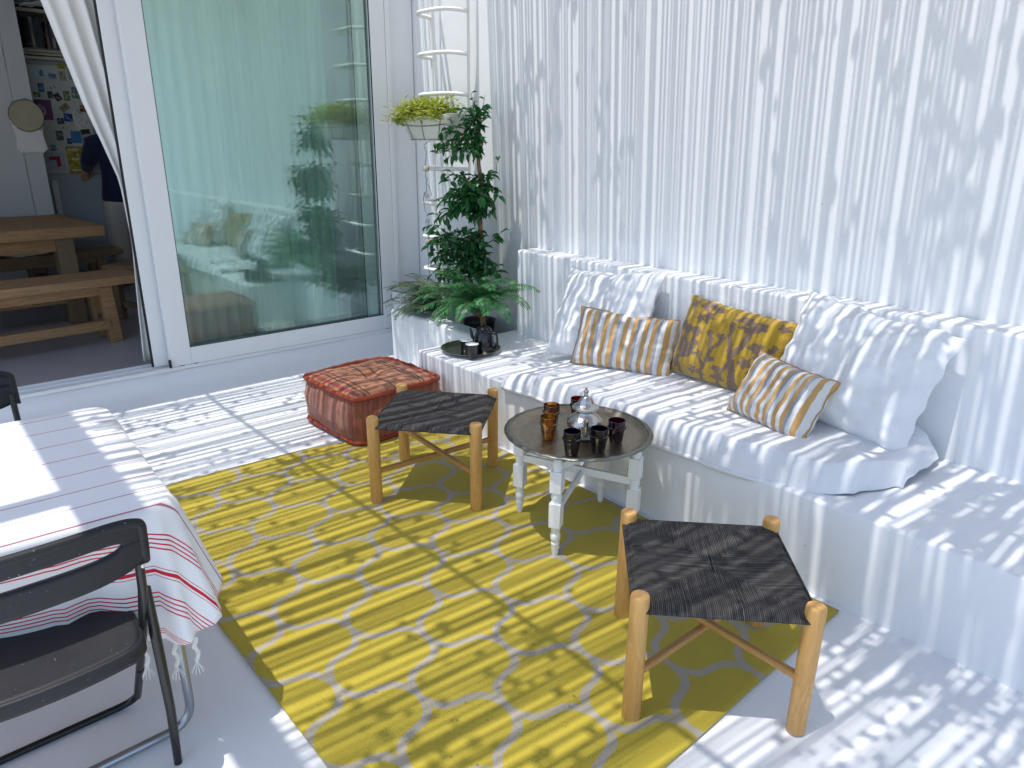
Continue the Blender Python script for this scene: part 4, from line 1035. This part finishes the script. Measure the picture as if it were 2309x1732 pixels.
cushion("flowered_cushion", "mustard yellow cushion with brown woven flowers in the middle of the bench", IKAT, (-1.80, 2.965, .468), (R(-17), R(4), R(-1)), .60, .405, .19, 21, .05, .7, plain("cream_edge", (.55, .48, .34), .8), nn=150, colf=ikat)

# ------------------------------------------------------------------ small tray with kettle and cups
sy = thing("small_tray", "round pewter tray on the left end of the bench", "tray", (-3.315, 2.61, .386))
b = MB(); b.lathe([(0, 0), (.135, 0), (.155, .003), (.172, .016), (.184, .020), (.185, .022), (.172, .019), (.153, .0065), (.135, .004), (0, .004)], 64); b.build("plate", PEWTER, sy, smooth=True)
ke = thing("enamel_kettle", "black enamel coffee pot standing on the small tray", "coffee pot", (-3.215, 2.635, .391), R(-160))
b = MB(); b.lathe([(0, 0), (.062, 0), (.066, .006), (.064, .05), (.058, .10), (.050, .128), (.047, .135), (.050, .141), (.046, .147), (0, .147)], 40); b.build("pot", ENAMEL, ke, smooth=True)
b = MB(); b.lathe([(.047, .1465), (.044, .153), (.032, .162), (.014, .168), (.008, .171), (.011, .177), (.009, .184), (0, .186)], 32); b.build("lid", ENAMEL, ke, smooth=True)
pts = bend([(.052, 0, .06), (.085, 0, .085), (.092, 0, .125), (.100, 0, .142)], .03); b = MB(); b.tube(pts, [lerp(.013, .007, i / (len(pts) - 1)) for i in range(len(pts))], 12); b.build("spout", ENAMEL, ke, smooth=True)
b = MB(); b.tube(bend([(-.045, 0, .135), (-.09, 0, .13), (-.095, 0, .05), (-.058, 0, .035)], .03), .006, 10); b.build("handle", ENAMEL, ke, smooth=True)
for (x, y), lab in (((-3.262, 2.535), "taller looking black enamel cup with white inside, left of its twin on the small tray"), ((-3.172, 2.508), "black enamel cup with white inside at the small tray's front edge")):
    t = thing("enamel_cup", lab, "cup", (x, y, .391), 0, "black enamel cups on the small tray")
    b = MB(); b.lathe([(0, 0), (.031, 0), (.0325, .003), (.038, .082), (.0405, .085)], 36); b.build("cup_body", ENAMEL, t, smooth=True)
    b = MB(); b.lathe([(.0398, .0855), (.0365, .082), (.0312, .006), (0, .0055)], 36); b.build("inside", ENWHITE, t, smooth=True)

# ------------------------------------------------------------------ ladder, planter pot, bamboo, mobile, bucket
la = thing("wall_ladder", "white wire shelf ladder standing against the sunlit wall in the corner", "ladder", (.06, 0, 0))
for x, yy in ((-4.585, 3.235), (-4.165, 3.235)):
    b = MB(); b.tube([(x + .006 * nz(z * 1.3, x), yy + .008 * nz(z, 3), .16 + z * .1) for z in range(0, 29)], .010, 8); b.build("upright", ROPEW, la, smooth=True)
zr = [2.68, 2.435, 2.175, 1.92, 1.67, 1.43, 1.19, .95, .71, .46]
for i, z in enumerate(zr):
    b = MB(); jx = random.uniform(-.01, .01)
    path = bend([(-4.583, 3.225, z), (-4.50 + jx, 3.065, z - .004), (-4.44, 3.030, z), (-4.25, 3.05, z + .002), (-4.19, 3.12, z + .004), (-4.167, 3.225, z)], .05, 6)
    path = [Vector(p) for p in path]
    fine = []
    for p, q in zip(path, path[1:]):
        m_ = max(1, int((q - p).length / .004))
        for k in range(m_): fine.append(p.lerp(q, k / m_))
    fine.append(path[-1])
    b.tube(fine, [.0125 + .0022 * (k % 2) for k in range(len(fine))], 8); b.build("shelf_hoop", ROPEW, la, smooth=True)
po = thing("hanging_planter", "cream metal trough planter with wire holder hung on the ladder", "planter", (-4.21, 3.02, 1.62))
def trough(u, v):
    a = lerp(-1, 1, u); s = v
    x = a * lerp(.19, .29, s); y = -.02 - .085 * (1 - a * a * .25) * lerp(.75, 1.15, s)
    return (x, y, lerp(0, .15, s) + .018 * a * a * s)
b = MB(); b.grid(trough, 24, 8); b.grid(lambda u, v: (lambda p: (p[0], .10, p[2]))(trough(1 - u, v)), 24, 8)
b.grid(lambda u, v: (lambda p: (p[0], lerp(p[1], .10, u), p[2]))(trough(0, v)), 4, 8); b.grid(lambda u, v: (lambda p: (p[0], lerp(.10, p[1], u), p[2]))(trough(1, v)), 4, 8)
b.grid(lambda u, v: (lerp(-.19, .19, u), lerp(-.095, .10, v), 0), 4, 2)
b.build("trough", plain("cream_metal", (.66, .66, .58), .45), po, smooth=True, solid=.004)
b = MB()
for vv in (.62, .02): b.tube([Vector(trough(k / 16, vv)) + Vector((0, -.006, -.002)) for k in range(17)], .003, 5)
for uu in (.12, .5, .88): b.tube([Vector(trough(uu, q / 4)) + Vector((0, -.008, 0)) for q in range(5)], .003, 5)
b.build("wire_holder", plain("grey_wire", (.30, .28, .24), .4, .7), po)
ba = thing("trough_grass", "bushy yellow green bamboo grass growing in the hanging trough", "plant", (-4.21, 3.02, 1.76))
b = MB(); rb = random.Random(3)
for k in range(3600):
    x = rb.uniform(-.33, .24); y = rb.gauss(-.02, .06); z = abs(rb.gauss(.02, .045)); hgt = .11 * (1 - (abs(x + .05) / .36) ** 2)
    z = rb.uniform(-.015, max(.02, hgt)) if rb.random() < .85 else rb.uniform(0, .13)
    if x < -.26: z -= .02
    a = rb.uniform(0, 2 * PI); L = rb.uniform(.03, .062)
    b.leaf((x, y - .02, z), (math.cos(a) + (x * 1.5), math.sin(a) - .4, rb.uniform(-.5, .9)), (rb.uniform(-1, 1), rb.uniform(-1, 1), 1), L, .0095, .1)
b.build("leaves", LEAF_B, ba)
b = MB()
for k in range(60):
    x = rb.uniform(-.22, .20); b.tube([(x, 0, -.04), (x + rb.uniform(-.05, .05), -.03, .02), (x + rb.uniform(-.10, .10), rb.uniform(-.1, .03), rb.uniform(.05, .13))], .0011, 4)
b.build("stems", TWIG, ba)
mo = thing("wire_mobile", "rusty wire spiral mobile with pebble beads hanging from the trough", "mobile", (-4.20, 2.93, 0))
b = MB()
def sp(cx, cz, r, turns, s=1):
    return [(cx + s * r * (1 - t / 40) * math.cos(t / 40 * turns * 2 * PI + PI / 2), 0, cz + r * (1 - t / 40) * math.sin(t / 40 * turns * 2 * PI + PI / 2)) for t in range(38)]
b.tube([(.05, 0, 1.615), (.0, 0, 1.60), (-.02, 0, 1.585), (.005, 0, 1.55), (.0, 0, 1.50), (-.01, 0, 1.455)], .0022, 5)
b.tube([(-.005, 0, 1.42), (-.012 + .0, .0, 1.38), (.01, 0, 1.36), (-.01, 0, 1.345), (.035, 0, 1.315), (.055, 0, 1.27), (.05, 0, 1.255)], .0019, 5)
b.tube([(-.004, 0, 1.38), (-.004, 0, 1.31), (-.002, 0, 1.285)], .0019, 5)
b.tube(sp(-.0, 1.255, .028, 2.2), .0019, 5)
b.tube([(-.0, 0, 1.283), (-.03, 0, 1.275), (-.045, 0, 1.23), (-.03, 0, 1.16), (.02, 0, 1.095), (.018, 0, 1.07)], .0022, 5)
b.tube(sp(0, 1.075, .024, 2.2), .0019, 5)
b.tube([(.004 + .008 * math.cos(t * 1.2), .008 * math.sin(t * 1.2), 1.05 - t * .0025) for t in range(46)], .0014, 4)
b.tube([(.0, 0, .93), (-.006, 0, .86), (.004, 0, .80), (-.012, 0, .75), (.008, 0, .72), (0, 0, .70)], .0018, 5)
b.build("wire", WIREM, mo)
for z, r in ((1.435, .024), (.937, .022)):
    bb = MB(); bb.lathe([(0, -r * .95), (r * .8, -r * .55), (r, 0), (r * .8, r * .6), (0, r * .9)], 12, (0, 0, z)); bb.build("bead", plain("pebble_bead", (.48, .43, .34), .5), mo, smooth=True)
bu = thing("enamel_bucket", "tall white enamel bucket with dark rim in the corner by the door", "bucket", (-4.665, 3.05, .05))
b = MB(); b.lathe([(0, 0), (.10, 0), (.104, .01), (.130, .455), (.127, .455), (.10, .02), (0, .015)], 40); b.build("pail", ENWHITE, bu, smooth=True)
b = MB(); b.tube([(.132 * math.cos(k * PI / 20), .132 * math.sin(k * PI / 20), .458) for k in range(41)], .0028, 6, False); b.build("rim", BLACKM, bu, smooth=True)
b = MB(); b.tube([(.134 * math.cos(k * PI / 16), -.03 - .10 * math.sin(k * PI / 16), .44 - .06 * math.sin(k * PI / 16)) for k in range(17)], .0025, 5); b.build("bail", WIREM, bu, smooth=True)
b = MB(); b.lathe([(0, 0), (.09, 0), (.115, .20), (.12, .205), (.108, .2), (.10, .17), (0, .17)], 28)
tag(b.build("plastic_pot", RUBBER, loc=(-3.86, 3.12, .20), smooth=True), "black plastic pot sunk in the planter behind the palm fern", "pot")

# ficus
fi = thing("ficus_tree", "slim weeping fig with glossy dark leaves growing from the planter", "tree", (-3.70, 3.03, .23))
rf = random.Random(21)
trunk = [(.02, 0, 0), (.0, -.01, .25), (-.03, .02, .5), (-.02, .01, .72), (-.045, .0, .9), (-.03, .02, 1.1), (-.055, .0, 1.25), (-.05, .01, 1.38), (-.045, .0, 1.46)]
b = MB(); tr_ = bend(trunk, .08, 5); b.tube(tr_, [lerp(.021, .011, i / (len(tr_) - 1)) + .003 * nz(i * .9, 4) for i in range(len(tr_))], 9); b.build("trunk", BARK, fi, smooth=True)
bt = MB(); bl = MB()
def twig(p, q, r0=.004, n=5, sag=.02, leaves=8, L=.074):
    p, q = Vector(p), Vector(q); pts = []
    for i in range(n + 1):
        t = i / n; m_ = p.lerp(q, t) + Vector((rf.gauss(0, .006), rf.gauss(0, .006), sag * math.sin(t * PI)))
        pts.append(m_)
    bt.tube(pts, [lerp(r0, .0013, i / n) for i in range(n + 1)], 5)
    for i in range(leaves):
        t = .25 + .75 * (i + rf.random()) / leaves; k = min(n - 1, int(t * n)); pt = pts[k].lerp(pts[k + 1], t * n - k)
        d = (q - p).normalized() * .6 + Vector((rf.uniform(-1, 1), rf.uniform(-1, 1), rf.uniform(-1.1, .35)))
        bl.leaf(pt, d, (rf.uniform(-.6, .6), rf.uniform(-.6, .3) - .2, 1), rf.uniform(.7, 1.25) * L, L * .44, .3, .5)
def cluster(z0, z1, c, rx, ry, rz_, n, lv):
    for k in range(n):
        a = rf.uniform(0, 2 * PI); s = rf.uniform(.45, 1) ** .6
        q = (c[0] + rx * s * math.cos(a), c[1] + ry * s * math.sin(a), c[2] + rz_ * rf.uniform(-1, .9))
        if q[1] > .235: q = (q[0], .235, q[2])
        zz = rf.uniform(z0, z1); i = min(range(len(tr_)), key=lambda j: abs(tr_[j][2] - zz))
        twig(tr_[i], q, .0038, 5, rf.uniform(.0, .05), lv)
cluster(1.25, 1.46, (-.17, -.10, 1.40), .20, .13, .13, 17, 9)
cluster(1.38, 1.46, (-.07, -.06, 1.53), .11, .09, .08, 8, 8)
for q in ((.03, -.02, 1.66), (.10, -.05, 1.56), (.02, -.10, 1.60), (-.10, -.02, 1.68)): twig(tr_[-1], q, .0035, 6, .01, 4, .05)
cluster(.85, 1.15, (-.10, -.10, 1.06), .24, .15, .17, 36, 11)
cluster(.85, 1.10, (.12, -.08, 1.02), .14, .12, .13, 11, 9)
twig(tr_[24] if len(tr_) > 24 else tr_[-3], (.22, -.04, 1.30), .003, 6, .01, 1)
cluster(.42, .75, (-.16, -.12, .68), .25, .16, .20, 42, 11)
cluster(.5, .75, (.08, -.03, .70), .13, .11, .16, 11, 9)
bt.build("twigs", TWIG, fi); bl.build("leaves", LEAF_F, fi)

# ferns
def frond(bm, bs, p0, az, el, L, droop, wmax, n=20, curl=0, r=.0022):
    p = Vector(p0); pts = [p.copy()]; dirs = []
    a, e = az, el; ds = L / n
    for i in range(n):
        d = Vector((math.cos(a) * math.cos(e), math.sin(a) * math.cos(e), math.sin(e))); dirs.append(d)
        p = p + d * ds; pts.append(p.copy()); e -= droop / n * (.5 + i / n); a += curl / n
    bs.tube(pts, [lerp(r, .0009, i / n) for i in range(n + 1)], 4)
    for i in range(2, n):
        t = i / n
        for s_ in (0, .5):
            q = pts[i].lerp(pts[i + 1], s_); d = dirs[i]; up = Vector((0, 0, 1)); sd = d.cross(up); sd = sd.normalized() if sd.length > .01 else Vector((1, 0, 0)); nr = sd.cross(d)
            w = wmax * min(1, (t - .05) * 4) * (1 - t) ** .55 + .008
            for s in (-1, 1):
                dd = sd * s + d * .65 - up * .22 + Vector((rf.gauss(0, .06), rf.gauss(0, .06), rf.gauss(0, .06)))
                bm.leaf(q, dd, nr, w, max(.004, L / n * .31), .15, .35)
def fern(name, label, loc, specs, mleaf):
    t = thing(name, label, "plant", loc); bm = MB(); bs = MB()
    for s in specs: frond(bm, bs, *s)
    bm.build("fronds", mleaf, t); bs.build("stems", BARK, t)
    return t
sp1 = []
for k in range(46):
    az = rf.uniform(R(150), R(395)); el = rf.uniform(R(38), R(88))
    if R(60) < (az % (2 * PI)) < R(140): el = R(80)
    sp1.append(((rf.uniform(-.05, .05), rf.uniform(-.04, .04), .0), az, el, rf.uniform(.30, .52), rf.uniform(R(60), R(130)), rf.uniform(.075, .12), 20, rf.uniform(-.4, .4)))
for az, el, L in ((-10, 52, .72), (-25, 45, .74), (-40, 50, .72), (5, 62, .70), (-60, 45, .66), (-18, 68, .74), (200, 50, .62), (225, 48, .62), (250, 44, .6), (275, 42, .58), (185, 60, .62), (-35, 66, .70)):
    sp1.append(((0, 0, 0), R(az), R(el), L * .86, R(95), .11, 22, .1))
fern("palm_fern", "lush green palm fern spilling over the end of the bench", (-3.60, 2.94, .50), sp1, LEAF_P)
sp2 = []
for k in range(46):
    az = rf.uniform(R(165), R(300)); sp2.append(((rf.uniform(-.05, .05), rf.uniform(-.04, .04), 0), az, rf.uniform(R(30), R(78)), rf.uniform(.32, .5), rf.uniform(R(60), R(120)), rf.uniform(.045, .07), 16, rf.uniform(-.3, .3)))
for az, el, L in ((182, 42, .70), (192, 38, .72), (204, 30, .66), (176, 52, .66), (210, 46, .62), (230, 26, .5)): sp2.append(((0, 0, 0), R(az), R(el), L * .92, R(75), .085, 20, 0))
fern("leather_fern", "grey green arching fern beside the glass door", (-4.15, 3.03, .40), sp2, LEAF_O)

# ------------------------------------------------------------------ outdoor table with striped cloth
ot = thing("folding_table", "drop leaf table with grey steel tube legs under the striped cloth", "table")
def rrect(x0, x1, y0, y1, r, n=8):
    pts = []
    for cx, cy, a0 in ((x1 - r, y0 + r, -90), (x1 - r, y1 - r, 0), (x0 + r, y1 - r, 90), (x0 + r, y0 + r, 180)):
        for k in range(n + 1): a = R(a0 + 90 * k / n); pts.append((cx + r * math.cos(a), cy + r * math.sin(a)))
    return pts
def slab(b, pts, z0, z1, M_=None):
    n = len(pts); vs = [Vector((x, y, z0)) for x, y in pts] + [Vector((x, y, z1)) for x, y in pts]
    if M_ is not None: vs = [M_ @ p for p in vs]
    b.add(vs, [tuple(range(n - 1, -1, -1)), tuple(range(n, 2 * n))] + [(i, (i + 1) % n, n + (i + 1) % n, n + i) for i in range(n)])
MT = Matrix.Translation((-1.755, .425, 0)) @ Matrix.Rotation(R(-2.6), 4, 'Z')
b = MB(); slab(b, rrect(-.86, -.02, -1.55, -.005, .07), .708, .730, MT); b.build("tabletop", PLY, ot, bev=.003)
b = MB(); ML = MT @ Matrix.Translation((-.012, 0, .72)) @ Matrix.Rotation(R(29), 4, 'Y') @ Matrix.Rotation(R(90), 4, 'Y')
slab(b, rrect(.0, .50, -1.5, -.002, .09), -.010, .010, ML); b.build("drop_leaf", PLY, ot, bev=.003)
b = MB(); b.tube(bend([(-1.80, .30, .70), (-1.795, .385, .66), (-1.80, .392, .02), (-1.80, -.75, .016), (-1.80, -.70, .70)], .075, 8), .0125, 12); b.build("leg_frame", STEEL, ot, smooth=True)
b = MB(); b.tube(bend([(-2.5, .25, .70), (-2.5, .30, .66), (-2.5, .30, .02), (-2.5, -.75, .016), (-2.5, -.70, .70)], .075, 8), .0125, 12); b.build("leg_frame", STEEL, ot, smooth=True)
# cloth: top sheet plus skirt, UV.x carries the unrolled stripe coordinate
def m_cloth():
    t = T("white_cotton_with_red_stripes"); uv = t.co("UV"); x, y, z = t.sep(uv)[:3]
    o = t.co()
    xx = t.M('ADD', x, t.M('MULTIPLY', t.M('SUBTRACT', t.noise(o, 4, 2), .5), .006))
    ua = t.M('SUBTRACT', t.M('MULTIPLY', xx, 1.6), 2.7)
    def bands(L):
        k = None
        for a, w in L:
            c = t.M('COMPARE', ua, a, w / 2); k = c if k is None else t.M('MAXIMUM', k, c)
        return k
    L1 = [(a, .004) for a in (-2.585, -2.458, -2.325, -2.198, -2.075, -1.957, -1.86)] + [(-1.765, .007)]
    L2 = [(-1.690, .0045), (-1.677, .0045), (-1.664, .0045), (-1.651, .0045), (-1.593, .0022), (-1.580, .011), (-1.567, .0022)]
    L3 = [(-1.512, .0045), (-1.498, .0045), (-1.484, .0045), (-1.470, .0045), (-1.396, .0025), (-1.389, .0025), (-1.382, .0025)]
    k1 = bands(L1); k2 = t.M('MAXIMUM', bands(L2), bands(L3))
    wv = t.M('MULTIPLY', t.M('SINE', t.M('MULTIPLY', x, 1900)), t.M('SINE', t.M('MULTIPLY', y, 1900)))
    col = t.mix(t.noise(o, 9, 4), (.79, .79, .80), (.83, .83, .83))
    col = t.mix(t.M('MULTIPLY', k1, .85), col, (.36, .04, .10))
    col = t.mix(k2, col, (.60, .012, .035))
    return t.set(col, .85, 0, t.bump(t.noise(o, 7, 5), .25, .012, t.bump(wv, .1, .001)))
CLOTH = m_cloth()
path = []   # (x, y, nx, ny, flare) round the table edge, from near-left to far-right
for k in range(60): path.append((.0, lerp(-1.55, -.07, k / 59), 1, 0))
for k in range(1, 15): a = R(90 * k / 14); path.append((-.07 + .07 * math.cos(a), -.07 + .07 * math.sin(a), math.cos(a), math.sin(a)))
for k in range(1, 40): path.append((lerp(-.07, -.81, k / 39), 0, 0, 1))
for k in range(1, 15): a = R(90 + 90 * k / 14); path.append((-.81 + .07 * math.cos(a), -.07 + .07 * math.sin(a), math.cos(a), math.sin(a)))
for k in range(1, 30): path.append((-.88, lerp(-.07, -1.55, k / 29), -1, 0))
np_ = len(path); b = MB(); uvs = []
R3 = Matrix.Rotation(R(-2.6), 3, 'Z')
def skirtp(i, v):
    x, y, nx, ny = path[i]; s = i
    # corner region is i in 52..90
    if s < 60: Ld = interp(s, [(0, .46), (40, .46), (54, .40), (59, .395)]); fl = interp(s, [(0, -.20), (44, -.20), (54, -.10), (59, -.02)])
    elif s < 74: Ld = interp(s, [(60, .39), (66, .37), (73, .29)]); fl = interp(s, [(60, .0), (65, .07), (70, .13), (73, .09)])
    elif s < 113: Ld = interp(s, [(74, .28), (80, .22), (112, .20)]); fl = interp(s, [(74, .08), (78, .04), (84, .02), (112, .02)])
    else: Ld = .20; fl = .02
    d = v * Ld
    off = fl * (v ** 1.0) * (Ld / .4) + .010 * math.sin(min(1, v * 8) * PI / 2)
    rip = .016 * v * math.sin(s * .42 + 1) + (.018 * v * math.sin(s * 1.15) if 50 < s < 84 else 0)
    off += rip
    dz = -d * math.sqrt(max(.2, 1 - (fl / .6) ** 2)) - .002
    px, py = x + nx * off, y + ny * off
    a = x + nx * d
    if 50 < s < 60: a = x + d
    P = MT @ Vector((px, py, 0))
    return (P.x, P.y, .7365 + dz), (a - 1.755, y)
nv = 22
for j in range(nv + 1):
    for i in range(np_):
        p, q = skirtp(i, j / nv); b.v.append(Vector(p)); uvs.append(q)
for j in range(nv):
    for i in range(np_ - 1): b.f.append((j * np_ + i, j * np_ + i + 1, (j + 1) * np_ + i + 1, (j + 1) * np_ + i))
# top sheet: strips from the rim towards a centre line
rings = 10; o0 = len(b.v); cxy = (-.44, -.75)
for j in range(1, rings + 1):
    t = j / rings
    for i in range(np_):
        x, y = lerp(path[i][0], cxy[0], t), lerp(path[i][1], lerp(path[i][1], cxy[1], .8), t)
        P = MT @ Vector((x, y, 0)); b.v.append(Vector((P.x, P.y, .7372 + .0008 * nz(x * 6, y * 6)))); uvs.append((x - 1.755, y))
for j in range(rings):
    for i in range(np_ - 1):
        a0 = i if j == 0 else o0 + (j - 1) * np_ + i; a1 = a0 + 1; c0 = o0 + j * np_ + i; b.f.append((a0, c0, c0 + 1, a1))
tc = b.build("tablecloth", CLOTH, smooth=True, auto=False, solid=.002)
ul = tc.data.uv_layers.new(name="UVMap")
for lp in tc.data.loops:
    a, q = uvs[lp.vertex_index]; ul.data[lp.index].uv = ((a + 2.7) / 1.6, q)
tag(tc, "white cotton tablecloth with thin red stripes and knotted tassels", "tablecloth")
for i in (57, 60, 63):
    p, _ = skirtp(i, 1.0); b = MB(); pts = [Vector(p) + Vector((.004 * math.sin(k * 1.3), .004 * math.cos(k * 1.3), -.010 * k)) for k in range(8)]
    b.tube(pts, [.0055 + .0012 * (k % 2) for k in range(8)], 6)
    for k in range(9):
        a = k * .7; b.tube([pts[-1], pts[-1] + Vector((.008 * math.cos(a), .008 * math.sin(a), -.018)), pts[-1] + Vector((.016 * math.cos(a), .016 * math.sin(a), -.036))], .0013, 4)
    b.build("tassel", TOWEL, tc, smooth=True)

# ------------------------------------------------------------------ black folding chairs
def make_chair(label, loc, rz):
    # local: faces -X, right side (camera view) at +Y; origin on the floor under the seat centre
    t = thing("folding_chair", label, "chair", loc, rz, "black folding chairs at the table")
    hw = .205
    for s in (-1, 1):
        b = MB(); b.tube([(.222, s * hw, .72), (.200, s * hw, .60), (.12, s * hw, .44), (-.05, s * hw, .19), (-.16, s * hw, .03)], .0105, 12); b.build("back_tube", BLACKM, t, smooth=True)
    b = MB(); b.tube(bend([(-.03, -hw, .215), (-.17, -hw, .012), (-.17, hw, .012), (-.03, hw, .215)], .06, 8), .0105, 12); b.build("front_foot_bar", BLACKM, t, smooth=True)
    for s in (-1, 1):
        b = MB(); b.tube([(.165, s * (hw + .016), .575), (.15, s * (hw + .018), .44), (.16, s * (hw + .02), .20), (.135, s * (hw + .02), .0)], [.0085, .013, .0115, .0105], 12); b.build("rear_leg", BLACKM, t, smooth=True)
        b = MB(); b.lathe([(0, 0), (.005, 0), (.005, .003), (0, .004)], 12); b.v = [Vector((.232 + p.z, s * (hw + .003) + p.x, .675 + p.y)) for p in b.v]; b.build("rivet", SILVER, t, smooth=True)
    # seat shell
    def sf(u, v):
        x, y = lerp(-.245, .205, u), lerp(-1, 1, v)
        wv = interp(x, [(-.245, .17), (-.2, .19), (.12, .195), (.18, .185), (.205, .155)])
        return (x + .014 * (1 - y * y) * (1 if x > 0 else 0), y * wv, .452 - .012 * (1 - (y * y)) * math.sin(min(1, max(0, u)) * PI) + .006 * (u < .1))
    b = MB(); b.grid(sf, 24, 24)
    nb = 24
    # rolled rim round the seat
    rim = [sf(k / nb, 0) for k in range(nb)] + [sf(1, k / nb) for k in range(nb)] + [sf(1 - k / nb, 1) for k in range(nb)] + [sf(0, 1 - k / nb) for k in range(nb + 1)]
    def rf_(u, v):
        k = min(len(rim) - 1, round(u * (len(rim) - 1))); p = Vector(rim[k]); c = Vector((-.02, 0, p.z)); d = (p - c); d.z = 0; d.normalize()
        a = v * PI * .5; return p + d * .010 * math.sin(a) + Vector((0, 0, -.010 * (1 - math.cos(a)) - max(0, v - .5) * .05))
    b.grid(rf_, len(rim) - 1, 8)
    b.build("seat", BLACKP, t, smooth=True, auto=False, solid=.004)
    # backrest with a long slot
    def bk(y, q):  # y -1..1, q 0..1 bottom to top -> point on back surface
        z = lerp(.612, .772, q) - .050 * (1 - q) * (1 - abs(y) ** 3) * -0 - .018 * (1 - y * y) * (1 - q) * -1
        z = lerp(.690 - .030 * (1 - y ** 4), .800 - .014 * abs(y) ** 8, q)
        x = .225 + .016 * (1 - y * y) + .014 * q
        return Vector((x, y * (hw + .012), z))
    b = MB(); nu = 64
    def inslot(y, q): return abs(y) < .80 and .40 < q < .66
    def strip(q0, q1, ya, yb, n, m_=6):
        b.grid(lambda u, v: bk(lerp(ya, yb, u), lerp(q0(lerp(ya, yb, u)), q1(lerp(ya, yb, u)), v)), n, m_)
    sl0 = lambda y: .60 - .13 * max(0, 1 - (abs(y) / .80) ** 8) ** .5; sl1 = lambda y: .60 + .11 * max(0, 1 - (abs(y) / .80) ** 8) ** .5
    strip(lambda y: 0, sl0, -1, 1, 80); strip(sl1, lambda y: 1, -1, 1, 80)
    b.build("backrest", BLACKP, t, smooth=True, auto=False, solid=.013)
    b = MB(); top = [bk(lerp(-1, 1, k / 40), 1) for k in range(41)]; bot = [bk(lerp(-1, 1, k / 40), 0) for k in range(41)]
    b.tube([bk(-1, 0) + Vector((-.006, 0, -.01))] + bend([bk(-1, .2), bk(-1, 1.0)] + top[2:39] + [bk(1, 1.0), bk(1, .2)], .03, 4) + [bk(1, 0) + Vector((-.006, 0, -.01))], .0115, 10); b.build("back_rim", BLACKP, t, smooth=True)
    return t
ch = make_chair("black folding chair pushed under the near side of the striped table", (-1.835, .092, 0), R(0))
ch2 = dup(ch, (-2.79, .040, 0), R(180), "black folding chair on the house side of the striped table, cut by the left edge")
